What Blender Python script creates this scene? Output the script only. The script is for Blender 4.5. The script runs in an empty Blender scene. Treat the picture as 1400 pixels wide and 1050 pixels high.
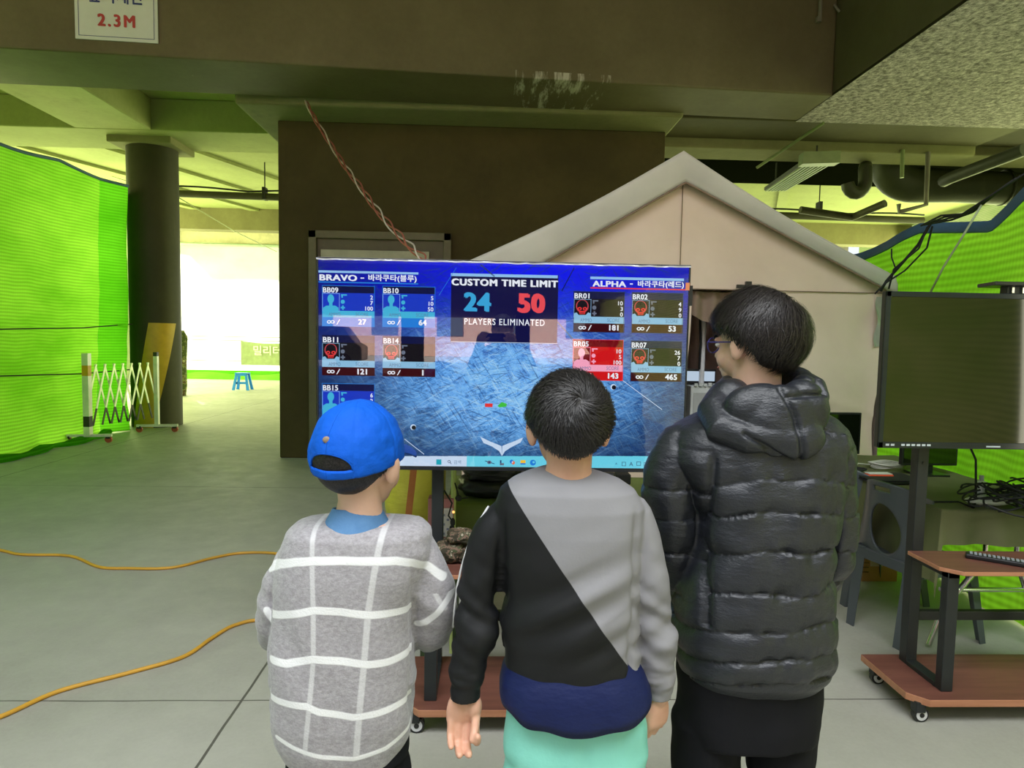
import bpy, bmesh, math, random
import numpy as np
from mathutils import Vector, Matrix, noise, Euler
random.seed(7)
rng = np.random.default_rng(5)
C = bpy.context.scene.collection
scene = bpy.context.scene
PI = math.pi
# ------------------------------------------------------------------ camera
F = 900.0; W_, H_ = 1400.0, 1050.0; CAMH = 1.5
roll = 0.018
ox, oy = -32 - roll*63, 63 - roll*32
yaw = math.atan(-ox/F); pitch = -math.atan(oy/F*math.cos(yaw))
R_cam = (Matrix.Rotation(-yaw, 3, 'Z') @ Matrix.Rotation(PI/2+pitch, 3, 'X') @ Matrix.Rotation(roll, 3, 'Z'))
cd = bpy.data.cameras.new('camera'); cam = bpy.data.objects.new('camera', cd); C.objects.link(cam)
cam.matrix_world = Matrix.Translation((0, 0, CAMH)) @ R_cam.to_4x4()
cd.sensor_width = 36; cd.lens = 36*F/W_; cd.clip_start = 0.05; cd.clip_end = 300
scene.camera = cam

def ray(px, py):
    return R_cam @ Vector(((px-W_/2)/F, -(py-H_/2)/F, -1))
def P(px, py, Y):
    d = ray(px, py); t = Y/d.y
    return Vector((d.x*t, Y, CAMH+d.z*t))
def PZ(px, py, z):
    d = ray(px, py); t = (z-CAMH)/d.z
    return Vector((d.x*t, d.y*t, z))
def PX(px, py, X):
    d = ray(px, py); t = X/d.x
    return Vector((X, d.y*t, CAMH+d.z*t))

# ------------------------------------------------------------------ materials
def nt(name):
    m = bpy.data.materials.new(name); m.use_nodes = True
    t = m.node_tree; t.nodes.clear(); o = t.nodes.new('ShaderNodeOutputMaterial')
    return m, t, o
def ramp(t, fac, stops, interp='LINEAR'):
    r = t.nodes.new('ShaderNodeValToRGB'); r.color_ramp.interpolation = interp
    e = r.color_ramp.elements
    e[0].position, e[0].color = stops[0][0], (*stops[0][1], 1)
    e[1].position, e[1].color = stops[-1][0], (*stops[-1][1], 1)
    for p, c in stops[1:-1]:
        x = e.new(p); x.color = (*c, 1)
    t.links.new(fac, r.inputs[0]); return r.outputs[0]
def tc(t, scale=(1, 1, 1), kind='Object', rot=(0, 0, 0)):
    n = t.nodes.new('ShaderNodeTexCoord'); mp = t.nodes.new('ShaderNodeMapping')
    mp.inputs['Scale'].default_value = scale; mp.inputs['Rotation'].default_value = rot
    t.links.new(n.outputs[kind], mp.inputs[0]); return mp.outputs[0]
def tcr(t, scale, ry):
    """object coordinates turned about Y first, then stretched"""
    n = t.nodes.new('ShaderNodeMapping'); n.inputs['Scale'].default_value = scale
    t.links.new(tc(t, rot=(0, ry, 0)), n.inputs[0]); return n.outputs[0]
def noi(t, vec, scale, detail=4, rough=.55):
    n = t.nodes.new('ShaderNodeTexNoise'); n.inputs['Scale'].default_value = scale
    n.inputs['Detail'].default_value = detail; n.inputs['Roughness'].default_value = rough
    t.links.new(vec, n.inputs['Vector']); return n.outputs['Fac']
def mth(t, op, a, b=None, c=None):
    n = t.nodes.new('ShaderNodeMath'); n.operation = op
    for i, v in enumerate((a, b, c)):
        if v is None: continue
        if isinstance(v, (int, float)): n.inputs[i].default_value = v
        else: t.links.new(v, n.inputs[i])
    return n.outputs[0]
def mixc(t, fac, a, b, mode='MIX'):
    n = t.nodes.new('ShaderNodeMix'); n.data_type = 'RGBA'; n.blend_type = mode
    for i, v in ((0, fac), (6, a), (7, b)):
        if isinstance(v, (int, float)): n.inputs[i].default_value = v
        elif isinstance(v, tuple): n.inputs[i].default_value = (*v, 1) if len(v) == 3 else v
        else: t.links.new(v, n.inputs[i])
    return n.outputs[2]
def bump(t, h, strength, dist=.01):
    b = t.nodes.new('ShaderNodeBump'); b.inputs['Strength'].default_value = strength
    b.inputs['Distance'].default_value = dist; t.links.new(h, b.inputs['Height']); return b.outputs[0]
def pbsdf(t, o, col, rough=.6, metal=0, spec=.5, nrm=None, sheen=0, coat=0):
    b = t.nodes.new('ShaderNodeBsdfPrincipled')
    if isinstance(col, tuple): b.inputs['Base Color'].default_value = (*col, 1)
    else: t.links.new(col, b.inputs['Base Color'])
    if isinstance(rough, (int, float)): b.inputs['Roughness'].default_value = rough
    else: t.links.new(rough, b.inputs['Roughness'])
    b.inputs['Metallic'].default_value = metal; b.inputs['Specular IOR Level'].default_value = spec
    b.inputs['Sheen Weight'].default_value = sheen; b.inputs['Coat Weight'].default_value = coat
    if nrm: t.links.new(nrm, b.inputs['Normal'])
    t.links.new(b.outputs[0], o.inputs[0]); return b
def sm(name, col, rough=.6, metal=0, var=.12, nscale=8, bstr=.15, bscale=60, spec=.5, sheen=0, coat=0):
    """plain procedural surface: base colour with noise variation and fine bump"""
    m, t, o = nt(name); v = tc(t)
    n = noi(t, v, nscale, 5)
    a = tuple(max(0, c*(1-var)) for c in col); b = tuple(min(1, c*(1+var)) for c in col)
    c = ramp(t, n, [(.3, a), (.7, b)])
    nr = bump(t, noi(t, v, bscale, 3), bstr, .004) if bstr else None
    pbsdf(t, o, c, rough, metal, spec, nr, sheen, coat); return m
def em(name, col, s=1.0):
    m, t, o = nt(name); e = t.nodes.new('ShaderNodeEmission')
    e.inputs[0].default_value = (*col, 1); e.inputs[1].default_value = s
    t.links.new(e.outputs[0], o.inputs[0]); return m
def srgb(r, g, b):
    return tuple(((c/255)/12.92 if c/255 <= .04045 else ((c/255+.055)/1.055)**2.4) for c in (r, g, b))
def concrete(name, c1, c2, stain=(.1, .09, .06), rough=.85, s=1.0, panel=None, b=.35):
    m, t, o = nt(name); v = tc(t)
    n1 = noi(t, v, 1.3*s, 8, .6); n2 = noi(t, v, 14*s, 5, .6)
    col = ramp(t, n1, [(.3, c1), (.68, c2)])
    col = mixc(t, mth(t, 'MULTIPLY', n2, .45), col, tuple(x*.6 for x in c1))
    vs = tc(t, (1.2, 1.2, .25)); n3 = noi(t, vs, 2.2, 7, .7)
    k = ramp(t, n3, [(.58, (0, 0, 0)), (.78, (1, 1, 1))])
    col = mixc(t, mth(t, 'MULTIPLY', k, .45), col, stain)
    h = mth(t, 'ADD', mth(t, 'MULTIPLY', n2, .6), noi(t, v, 90, 3))
    pbsdf(t, o, col, rough, 0, .3, bump(t, h, b, .006)); return m

# ------------------------------------------------------------------ mesh builder
class MB:
    def __init__(s): s.v = []; s.f = []; s.m = []
    def add(s, vs, fs, mi=0):
        k = len(s.v); s.v += [Vector(p) for p in vs]
        s.f += [[i+k for i in f] for f in fs]; s.m += [mi]*len(fs); return s
    def box(s, x0, x1, y0, y1, z0, z1, mi=0):
        vs = [(x, y, z) for x in (x0, x1) for y in (y0, y1) for z in (z0, z1)]
        return s.add(vs, [(0, 1, 3, 2), (4, 6, 7, 5), (0, 4, 5, 1), (2, 3, 7, 6), (0, 2, 6, 4), (1, 5, 7, 3)], mi)
    def prism(s, quad, z0, z1, mi=0):
        """horizontal polygon extruded between two heights"""
        n = len(quad); vs = [(p[0], p[1], z0) for p in quad]+[(p[0], p[1], z1) for p in quad]
        fs = [list(range(n))[::-1], [i+n for i in range(n)]]+[(i, (i+1) % n, (i+1) % n+n, i+n) for i in range(n)]
        return s.add(vs, fs, mi)
    def poly(s, pts, mi=0): return s.add(pts, [list(range(len(pts)))], mi)
    def rings(s, rings, cap=True, closed=True, mi=0):
        n = len(rings[0]); vs = [p for r in rings for p in r]; fs = []
        for i in range(len(rings)-1):
            for j in range(n if closed else n-1):
                a = i*n+j; b = i*n+(j+1) % n; fs.append((a, b, b+n, a+n))
        if cap and closed:
            fs.append(tuple(range(n))[::-1]); fs.append(tuple((len(rings)-1)*n+j for j in range(n)))
        return s.add(vs, fs, mi)
    def tube(s, pts, r, n=12, mi=0, flat=1.0, up=None, cap=True):
        """tube along points with radius per point; flat squashes across the 'up' axis"""
        pts = [Vector(p) for p in pts]; L = len(pts)
        rs = r if isinstance(r, (list, tuple)) else [r]*L
        ref = Vector(up) if up else None; out = []
        for i in range(L):
            d = (pts[min(i+1, L-1)]-pts[max(i-1, 0)])
            d = d.normalized() if d.length > 1e-9 else Vector((0, 0, 1))
            if ref is None: ref = Vector((0, 1, 0)) if abs(d.y) < .8 else Vector((1, 0, 0))
            a = (ref-d*ref.dot(d)).normalized(); b = d.cross(a)
            if not up: ref = a
            rr = rs[i]; ra, rb = rr if isinstance(rr, (tuple, list)) else (rr*flat, rr)
            out.append([pts[i]+a*ra*math.cos(2*PI*k/n)+b*rb*math.sin(2*PI*k/n) for k in range(n)])
        return s.rings(out, cap, True, mi)
    def cyl(s, a, b, r, n=20, mi=0, r2=None): return s.tube([a, b], [r, r if r2 is None else r2], n, mi)
    def capsule(s, pts, rs, n=12, mi=0):
        """tube with rounded ends"""
        pts = [Vector(p) for p in pts]; rs = list(rs)
        d0 = (pts[0]-pts[1]).normalized(); d1 = (pts[-1]-pts[-2]).normalized()
        A = [pts[0]+d0*rs[0]*math.sin(a) for a in (1.45, 1.1, .6)]; RA = [rs[0]*math.cos(a) for a in (1.45, 1.1, .6)]
        B = [pts[-1]+d1*rs[-1]*math.sin(a) for a in (.6, 1.1, 1.45)]; RB = [rs[-1]*math.cos(a) for a in (.6, 1.1, 1.45)]
        return s.tube(A+pts+B, RA+rs+RB, n, mi)
    def ell(s, c, r, nu=24, nv=16, mi=0, rot=None):
        c = Vector(c); rr = []
        for i in range(nv+1):
            th = PI*(i+.02)/(nv+.04); ring = []
            for j in range(nu):
                ph = 2*PI*j/nu
                p = Vector((r[0]*math.sin(th)*math.cos(ph), r[1]*math.sin(th)*math.sin(ph), -r[2]*math.cos(th)))
                if rot: p = rot @ p
                ring.append(c+p)
            rr.append(ring)
        return s.rings(rr, True, True, mi)
    def grid(s, fn, nu, nv, mi=0, keep=None):
        vs = [fn(i/nu, j/nv) for j in range(nv+1) for i in range(nu+1)]; fs = []
        for j in range(nv):
            for i in range(nu):
                if keep and not keep((i+.5)/nu, (j+.5)/nv): continue
                a = j*(nu+1)+i; fs.append((a, a+1, a+nu+2, a+nu+1))
        return s.add(vs, fs, mi)
    def join(s, o, mi=None):
        k = len(s.v); s.v += [Vector(p) for p in o.v]; s.f += [[i+k for i in f] for f in o.f]
        s.m += [x if mi is None else mi for x in o.m]; return s
    def xf(s, M):
        s.v = [M @ p for p in s.v]; return s
    def build(s, name, mats, parent=None, smooth=False, origin=None, bevel=0, solid=0, angle=40, seg=2, off=-1):
        org = Vector(origin) if origin is not None else (parent['_o'] if parent and '_o' in parent else Vector((0, 0, 0)))
        org = Vector(org)
        me = bpy.data.meshes.new(name); me.from_pydata([p-org for p in s.v], [], s.f)
        mats = mats if isinstance(mats, (list, tuple)) else [mats]
        for m in mats: me.materials.append(m)
        me.polygons.foreach_set('material_index', s.m)
        me.validate(); bm = bmesh.new(); bm.from_mesh(me); bmesh.ops.recalc_face_normals(bm, faces=bm.faces); bm.to_mesh(me); bm.free()
        if smooth:
            me.polygons.foreach_set('use_smooth', [True]*len(me.polygons))
            if smooth == 'auto':
                bm = bmesh.new(); bm.from_mesh(me)
                for e in bm.edges:
                    if len(e.link_faces) == 2 and e.calc_face_angle(0) > math.radians(angle): e.smooth = False
                bm.to_mesh(me); bm.free()
        o = bpy.data.objects.new(name, me); C.objects.link(o)
        o['_o'] = list(org)
        if parent: o.parent = parent
        else: o.location = org
        if bevel:
            b = o.modifiers.new('bevel', 'BEVEL'); b.width = bevel; b.segments = seg; b.limit_method = 'ANGLE'; b.angle_limit = .6
        if solid:
            q = o.modifiers.new('solid', 'SOLIDIFY'); q.thickness = solid; q.offset = off
        if parent and org != Vector(parent.get('_o', (0, 0, 0))): o.location = org-Vector(parent['_o'])
        return o
def tag(o, label, cat, group=None):
    o['label'] = label; o['category'] = cat
    if group: o['group'] = group
    return o
def thing(name, loc, label, cat, group=None):
    o = bpy.data.objects.new(name, None); C.objects.link(o); o.location = loc; o['_o'] = list(loc)
    o.empty_display_size = .1
    return tag(o, label, cat, group)
def struct(o): o['kind'] = 'structure'; return o

# ------------------------------------------------------------------ palette
M = {}
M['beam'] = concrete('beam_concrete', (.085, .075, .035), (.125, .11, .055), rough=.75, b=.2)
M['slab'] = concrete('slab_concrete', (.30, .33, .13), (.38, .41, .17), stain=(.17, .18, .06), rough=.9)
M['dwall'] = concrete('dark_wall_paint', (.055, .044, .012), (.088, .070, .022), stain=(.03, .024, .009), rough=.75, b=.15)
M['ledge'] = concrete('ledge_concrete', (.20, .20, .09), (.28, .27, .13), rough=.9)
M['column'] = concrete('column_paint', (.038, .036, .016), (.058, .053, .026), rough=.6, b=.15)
M['black_metal'] = sm('black_powder_metal', (.025, .028, .03), .42, .3, bstr=.05)
M['chrome'] = sm('bright_steel', (.7, .7, .7), .25, 1, var=.05, bstr=0)
M['blackp'] = sm('black_plastic', (.012, .012, .013), .35, bstr=.05)
M['blackm'] = sm('matte_black', (.015, .015, .016), .8)
M['white'] = sm('white_plastic', (.75, .76, .78), .4, var=.04, bstr=.02)
M['wood'] = None

def wood_mat(name, c1, c2, rough=.4, rotx=0):
    m, t, o = nt(name); v = tc(t, (1.2, 14, 14)); n = noi(t, v, 2.2, 7, .65)
    c = ramp(t, n, [(.3, c1), (.7, c2)])
    pbsdf(t, o, c, rough, 0, .4, bump(t, n, .08, .002)); return m
M['wood'] = wood_mat('walnut_board', (.115, .042, .032), (.19, .075, .055))
M['wood_edge'] = wood_mat('board_edge', (.36, .15, .08), (.5, .23, .13))

# floor
def floor_mat():
    m, t, o = nt('floor_concrete'); g = t.nodes.new('ShaderNodeNewGeometry')
    sp = t.nodes.new('ShaderNodeSeparateXYZ'); t.links.new(g.outputs['Position'], sp.inputs[0])
    v = g.outputs['Position']
    n1 = noi(t, v, .55, 7, .6); n2 = noi(t, v, 6, 7, .65); n3 = noi(t, v, 60, 4, .6)
    c = ramp(t, n1, [(.3, (.30, .295, .25)), (.7, (.50, .49, .44))])
    c = mixc(t, mth(t, 'MULTIPLY', n2, .4), c, (.22, .21, .17))
    c = mixc(t, mth(t, 'MULTIPLY', n3, .22), c, (.6, .6, .55))
    mp = t.nodes.new('ShaderNodeMapping'); mp.inputs['Scale'].default_value = (1.0, 5.0, 1); t.links.new(v, mp.inputs[0])
    n4 = noi(t, mp.outputs[0], 2.4, 8, .75)
    k = ramp(t, n4, [(.69, (0, 0, 0)), (.73, (1, 1, 1))])
    c = mixc(t, mth(t, 'MULTIPLY', k, .5), c, (.07, .065, .05))
    def line(out, p0, per, w, wob):
        x = mth(t, 'ADD', out, mth(t, 'MULTIPLY', noi(t, v, 3, 2), wob))
        a = mth(t, 'ABSOLUTE', mth(t, 'SUBTRACT', mth(t, 'FRACT', mth(t, 'ADD', mth(t, 'DIVIDE', mth(t, 'SUBTRACT', x, p0), per), .5)), .5))
        return mth(t, 'LESS_THAN', mth(t, 'MULTIPLY', a, per), w)
    X0 = PZ(322, 970, 0).x; Y0 = PZ(200, 958, 0).y; Y1 = PZ(200, 665, 0).y
    a = line(sp.outputs[0], X0+.006, 3.95, .0055, .012); b = line(sp.outputs[1], Y0+.006, Y1-Y0, .0035, .012)
    k = mth(t, 'MAXIMUM', a, b)
    c = mixc(t, mth(t, 'MULTIPLY', k, .85), c, (.04, .038, .03))
    h = mth(t, 'SUBTRACT', mth(t, 'ADD', mth(t, 'MULTIPLY', n2, .5), mth(t, 'MULTIPLY', n3, .3)), k)
    r = ramp(t, n2, [(.3, (.45,)*3), (.75, (.75,)*3)])
    pbsdf(t, o, c, r, 0, .35, bump(t, h, .25, .006)); return m
M['floor'] = floor_mat()

def net_mat(name, col, dens=1.0, tw=.72):
    m, t, o = nt(name); v = tc(t)
    sp = t.nodes.new('ShaderNodeSeparateXYZ'); t.links.new(v, sp.inputs[0])
    zz = mth(t, 'ADD', sp.outputs[2], mth(t, 'MULTIPLY', noi(t, v, 1.5, 2), .06))
    s1 = mth(t, 'SINE', mth(t, 'MULTIPLY', zz, 150*dens)); s1 = mth(t, 'ADD', mth(t, 'MULTIPLY', s1, .5), .5)
    yy = mth(t, 'ADD', sp.outputs[1], sp.outputs[0])
    s2 = mth(t, 'ADD', mth(t, 'MULTIPLY', mth(t, 'SINE', mth(t, 'MULTIPLY', yy, 210*dens)), .5), .5)
    n = noi(t, tc(t, (.5, .5, 1.1), rot=(.5, 0, 0)), 1.0, 6, .6)
    c = ramp(t, n, [(.34, (col[0]*.5, col[1]*.68, col[2]*.4)), (.66, (min(1, col[0]*1.12), min(1, col[1]*1.04), col[2]*1.4))])  # broad uneven tone; soft diagonal sheen bands are put into the colour
    f = mth(t, 'ADD', mth(t, 'MULTIPLY', s1, .42), mth(t, 'MULTIPLY', s2, .12))
    c = mixc(t, f, c, tuple(x*.3 for x in col))
    d = t.nodes.new('ShaderNodeBsdfDiffuse'); tr = t.nodes.new('ShaderNodeBsdfTranslucent'); mx = t.nodes.new('ShaderNodeMixShader')
    t.links.new(c, d.inputs[0]); t.links.new(c, tr.inputs[0]); mx.inputs[0].default_value = tw
    nb = bump(t, s1, .3, .004); t.links.new(nb, d.inputs['Normal'])
    t.links.new(d.outputs[0], mx.inputs[1]); t.links.new(tr.outputs[0], mx.inputs[2]); t.links.new(mx.outputs[0], o.inputs[0]); return m
M['net'] = net_mat('green_shade_net', (.34, .76, .06))
M['net2'] = net_mat('green_shade_net_double', (.15, .58, .02))
M['netR'] = net_mat('green_net_ribbed', (.32, .74, .04), .9)

# ================================================================== SETTING
# floor
b = MB(); b.box(-14, 14, -30, 30, -.2, 0)
struct(b.build('floor', M['floor']))
ZS = 4.92      # underside of the slab
b = MB(); b.box(-10.5, 12, 7.4, 24.5, ZS, ZS+.3)
struct(b.build('ceiling', M['slab']))
b = MB(); b.box(-10.5, 3.5, .3, 7.4, 5.62, 5.9)
struct(b.build('ceiling_raised_bay', M['slab']))
# front beam with the headroom sign
f0, f1, f2, f3 = PZ(0, 65, 4.05), PZ(1130, 130, 4.05), PZ(1090, 165, 4.05), PZ(0, 115, 4.05)
def ext(a, b_, X):
    t = (X-a.x)/(b_.x-a.x); return a+(b_-a)*t
qa, qb, qc, qd = ext(f0, f1, -10.5), ext(f0, f1, 3.5), ext(f3, f2, 3.5), ext(f3, f2, -10.5)
def beam_mat():
    m, t, o = nt('front_beam_concrete'); v = tc(t)
    n1 = noi(t, v, 1.1, 8, .6); n2 = noi(t, v, 18, 5, .6)
    col = ramp(t, n1, [(.3, (.115, .097, .045)), (.7, (.175, .150, .078))])
    col = mixc(t, mth(t, 'MULTIPLY', n2, .4), col, (.06, .052, .025))
    # pale lime scrapes confined to one stretch of the soffit
    sp = t.nodes.new('ShaderNodeSeparateXYZ'); t.links.new(v, sp.inputs[0])
    cx = PZ(765, 130, 4.05).x
    w = mth(t, 'LESS_THAN', mth(t, 'ABSOLUTE', mth(t, 'SUBTRACT', sp.outputs[0], cx)), .48)
    w = mth(t, 'MULTIPLY', w, mth(t, 'LESS_THAN', sp.outputs[2], 4.12))
    s = noi(t, tc(t, (7, 1.2, 1)), 1.6, 6, .7); k = ramp(t, s, [(.50, (0,)*3), (.62, (1,)*3)])
    col = mixc(t, mth(t, 'MULTIPLY', mth(t, 'MULTIPLY', w, k), .9), col, (.5, .48, .4))
    e = noi(t, tc(t, (1, 1, 6)), 2.5, 8, .75); k2 = ramp(t, e, [(.68, (0,)*3), (.72, (1,)*3)])
    low = mth(t, 'MULTIPLY', mth(t, 'LESS_THAN', sp.outputs[2], 4.3), k2)
    col = mixc(t, mth(t, 'MULTIPLY', low, .3), col, (.5, .48, .4))
    pbsdf(t, o, col, .7, 0, .35, bump(t, n2, .2, .006)); return m
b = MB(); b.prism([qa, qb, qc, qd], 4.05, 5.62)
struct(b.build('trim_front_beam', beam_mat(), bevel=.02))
# low sprayed slab on the right
m, t, o = nt('sprayed_insulation'); v = tc(t)
n1 = noi(t, v, 17, 4, .8); n2 = noi(t, v, 1.2, 4)
c = ramp(t, n1, [(.36, (.19, .17, .17)), (.5, (.46, .42, .43)), (.66, (.80, .73, .75))])
rs_ = noi(t, tc(t, (1.2, 3.0, 1)), 1.15, 5, .6); k = ramp(t, rs_, [(.66, (0,)*3), (.76, (1,)*3)])
c = mixc(t, mth(t, 'MULTIPLY', k, .7), c, (.25, .14, .06))
pbsdf(t, o, c, .95, 0, .1, bump(t, n1, 1.0, .05)); M['spray'] = m
sy0 = PZ(1200, 170, 4.05).y
b = MB(); b.grid(lambda u, v_: Vector((3.5+u*8.5, -2.5+v_*(sy0+2.5), 4.05+.02*noise.noise(Vector((u*60, v_*60, 0))))), 60, 60)
struct(b.build('ceiling_sprayed_slab', M['spray']))
b = MB(); b.box(3.5, 12, -2.5, sy0, 4.08, 5.62)
struct(b.build('trim_slab_upstand', M['beam']))
# ledge above the dark wall and the beam running on to the right
wy = PZ(381, 626, 0).y
XL = P(381, 400, wy).x; XR = P(908, 250, wy).x
zt = P(640, 172, wy).z
ly = PZ(380, 135, zt+.06).y
b = MB(); b.box(XL-.3, XR+.06, ly, wy+1.2, zt, 5.0)
struct(b.build('trim_wall_ledge', M['ledge'], bevel=.03))
b = MB(); b.box(XR+.06, 12, sy0, sy0+.75, 4.06, 5.0)
struct(b.build('trim_right_beam', M['beam'], bevel=.02))
b = MB(); b.box(XR+.0, 12, sy0+.75, sy0+1.3, 3.95, 4.95)
struct(b.build('trim_right_beam_lip', M['ledge'], bevel=.02))
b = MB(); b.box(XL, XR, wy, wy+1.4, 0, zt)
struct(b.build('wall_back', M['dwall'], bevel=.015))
# door frame on the wall
dz = P(520, 325, wy).z; dx0 = P(429, 400, wy).x; dx1 = P(612, 400, wy).x
fm = sm('door_frame_paint', (.13, .12, .06), .5); gm = sm('door_leaf_paint', (.1, .09, .045), .5); wl = sm('door_light_strip', (.45, .45, .36), .6)
dr = struct(MB().box(dx0, dx1, wy-.03, wy, 0, dz-.0).build('door_1', gm)); dr['_o'] = [0, 0, 0]
b = MB(); b.box(dx0-.04, dx0+.05, wy-.09, wy-.03, 0, dz+.06); b.box(dx1-.05, dx1+.04, wy-.09, wy-.03, 0, dz+.06); b.box(dx0-.04, dx1+.04, wy-.09, wy-.03, dz-.03, dz+.06)
b.build('door_frame', fm, dr, bevel=.006)
MB().box(dx0+.1, dx1-.22, wy-.07, wy-.03, dz-.42, dz-.16).build('transom_panel', wl, dr, bevel=.005)
MB().cyl((dx1-.3, wy-.03, 1.05), (dx1-.3, wy-.1, 1.05), .03).build('door_knob', M['chrome'], dr, smooth='auto')
# column line
cy = 10.8; cx = P(212, 400, cy).x; cr = .37
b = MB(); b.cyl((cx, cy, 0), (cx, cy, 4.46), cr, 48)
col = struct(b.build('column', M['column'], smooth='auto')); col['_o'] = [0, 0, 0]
# painted diagonal hazard stripe wraps the foot of the column
ym = sm('hazard_yellow', (.55, .34, .02), .5)
def stripe(u, v_):
    z = v_*1.64; a0 = math.radians(-125+46*v_); a1 = math.radians(-73+59*v_); a = a0+(a1-a0)*u
    return Vector((cx+(cr+.004)*math.cos(a), cy+(cr+.004)*math.sin(a), z))
MB().grid(stripe, 24, 10).build('hazard_stripe', ym, col, smooth=True)
b = MB(); b.box(cx-.48, cx+.48, cy-.42, cy+.42, 4.36, 4.5)
struct(b.build('trim_column_capital', M['ledge'], bevel=.02))
b = MB(); b.box(-10.5, 2.3, 10.1, 11.2, 4.46, ZS)
struct(b.build('trim_cross_beam', M['slab'], bevel=.02))
b = MB(); b.box(-6.1, -5.0, 7.0, 10.1, 4.46, ZS)
struct(b.build('trim_depth_beam', M['slab'], bevel=.02))
m_far = concrete('far_beam_concrete', (.16, .14, .07), (.22, .2, .1), rough=.9)
b = MB(); b.box(-10.5, 12, 18.6, 19.1, 4.34, ZS)
struct(b.build('trim_far_beam', m_far))
b = MB()
for x in (-8.2, -6.6, -5.0, -3.4, 4.0, 6.0, 8.0):
    b.prism([(x-3.0, 11.2), (x-2.75, 11.2), (x+.25, 18.6), (x, 18.6)], ZS-.06, ZS+.02)
struct(b.build('trim_slab_ribs', M['slab']))
# far side: lintel and bright tarp across the opening
m_lin = sm('lintel_beige', (.55, .48, .36), .8)
b = MB(); b.box(-12, 12, 21.9, 22.3, 4.3, ZS); struct(b.build('wall_far', m_lin))
m, t, o = nt('white_tarp'); v = tc(t); n = noi(t, tc(t, (.5, 1, .8)), .9, 5, .6)
c = ramp(t, n, [(.35, (.80, .86, .66)), (.6, (.93, .95, .84))])
d = t.nodes.new('ShaderNodeBsdfDiffuse'); tr = t.nodes.new('ShaderNodeBsdfTranslucent'); mx = t.nodes.new('ShaderNodeMixShader')
t.links.new(c, d.inputs[0]); t.links.new(c, tr.inputs[0]); mx.inputs[0].default_value = .7
t.links.new(d.outputs[0], mx.inputs[1]); t.links.new(tr.outputs[0], mx.inputs[2]); t.links.new(mx.outputs[0], o.inputs[0]); M['tarp'] = m
def far_tarp(u, v_):
    x = -12+24*u; z = .25+v_*4.15
    return Vector((x, 21.8+.06*math.sin(x*2.3)+.08*noise.noise(Vector((x, z, 2))), z))
o = MB().grid(far_tarp, 120, 20).build('tarp_curtain', M['tarp'], smooth=True, origin=(0, 21.8, 0))
tag(o, 'bright white backlit tarp closing off the far side of the car park', 'tarp')
o2 = MB().grid(lambda u, v_: Vector((-12+24*u, 21.72+.03*math.sin(u*70), .0+v_*.3)), 120, 4).build('green_hem', M['net2'], o, smooth=True)
b = MB(); b.tube([(-12, 21.6, 4.32), (12, 21.6, 4.32)], .05, 10); b.build('top_rail', sm('rail_green_grey', (.3, .36, .28), .5), o, smooth='auto')
# cables in front of the tarp + banner
dk = M['blackm']
b = MB()
for y_ in (459, 464, 492):
    p = P(300, y_, 21.2); b.tube([(-11+i*2.0, 21.2, p.z-.03*math.sin(i)) for i in range(9)], .012, 6)
tag(b.build('guy_lines', dk, origin=(0, 21.2, 0)), 'three thin dark lines stretched in front of the far white tarp', 'line')

# text helper -------------------------------------------------------
def text_mb(s, height=None, width=None, offset=0.0, shear=0, align='LEFT', mi=0, spacing=1.0):
    """flat text in the XZ plane (facing -Y), lower left (or centred) at the origin, scaled to the wished box"""
    cu = bpy.data.curves.new('t', 'FONT'); cu.body = s; cu.size = 1; cu.offset = min(offset, .012); cu.shear = shear
    cu.resolution_u = 3; cu.space_character = spacing+max(0, offset-.012)*2; cu.fill_mode = 'NONE'
    ob = bpy.data.objects.new('t', cu); C.objects.link(ob)
    dg = bpy.context.evaluated_depsgraph_get(); me = bpy.data.meshes.new_from_object(ob.evaluated_get(dg))
    bt = bmesh.new(); bt.from_mesh(me); bmesh.ops.remove_doubles(bt, verts=bt.verts, dist=1e-4)
    bmesh.ops.triangle_fill(bt, use_beauty=True, edges=bt.edges[:]); bt.to_mesh(me); bt.free(); mb = MB()
    if len(me.vertices):
        xs = [v.co.x for v in me.vertices]; ys = [v.co.y for v in me.vertices]
        x0, x1, y0, y1 = min(xs), max(xs), min(ys), max(ys)
        sy = height/(y1-y0) if height else width/(x1-x0); sx = width/(x1-x0) if width else sy
        dx = {'LEFT': 0, 'CENTER': -.5*(x1-x0)*sx, 'RIGHT': -(x1-x0)*sx}[align]
        sh = max(0, offset-.012)*1.3           # heavier strokes: copies nudged sideways and up
        for k, (a_, b_) in enumerate([(0, 0)]+([(-sh, 0), (sh, 0), (0, -sh*.6), (0, sh*.6), (-sh, sh*.6), (sh, -sh*.6)] if sh else [])):
            mb.add([((v.co.x-x0+a_)*sx+dx, -.00001*k, (v.co.y-y0+b_)*sy) for v in me.vertices], [list(p.vertices) for p in me.polygons], mi)
    bpy.data.objects.remove(ob); bpy.data.curves.remove(cu); bpy.data.meshes.remove(me)
    return mb

# banner
by = 21.1; p0 = P(329, 466, by); p1 = P(392, 500, by)
bn = MB().grid(lambda u, v_: Vector((p0.x+u*2.4, by+.03*math.sin(u*9), p1.z+(p0.z-p1.z)*v_-.07*math.sin(u*PI*1.3)*v_)), 24, 8).build('banner', sm('banner_olive', (.26, .31, .18), .8), smooth=True, origin=(p0.x, by, p1.z))
tag(bn, 'drab green cloth banner with white lettering hung before the far tarp', 'banner')
tm = text_mb('밀리터리 체험', height=.3, offset=.02)
tm.xf(Matrix.Translation((p0.x+.42, by-.06, p1.z+.32)))
tm.build('lettering', sm('banner_letter', (.75, .85, .7), .6), bn)
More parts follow.
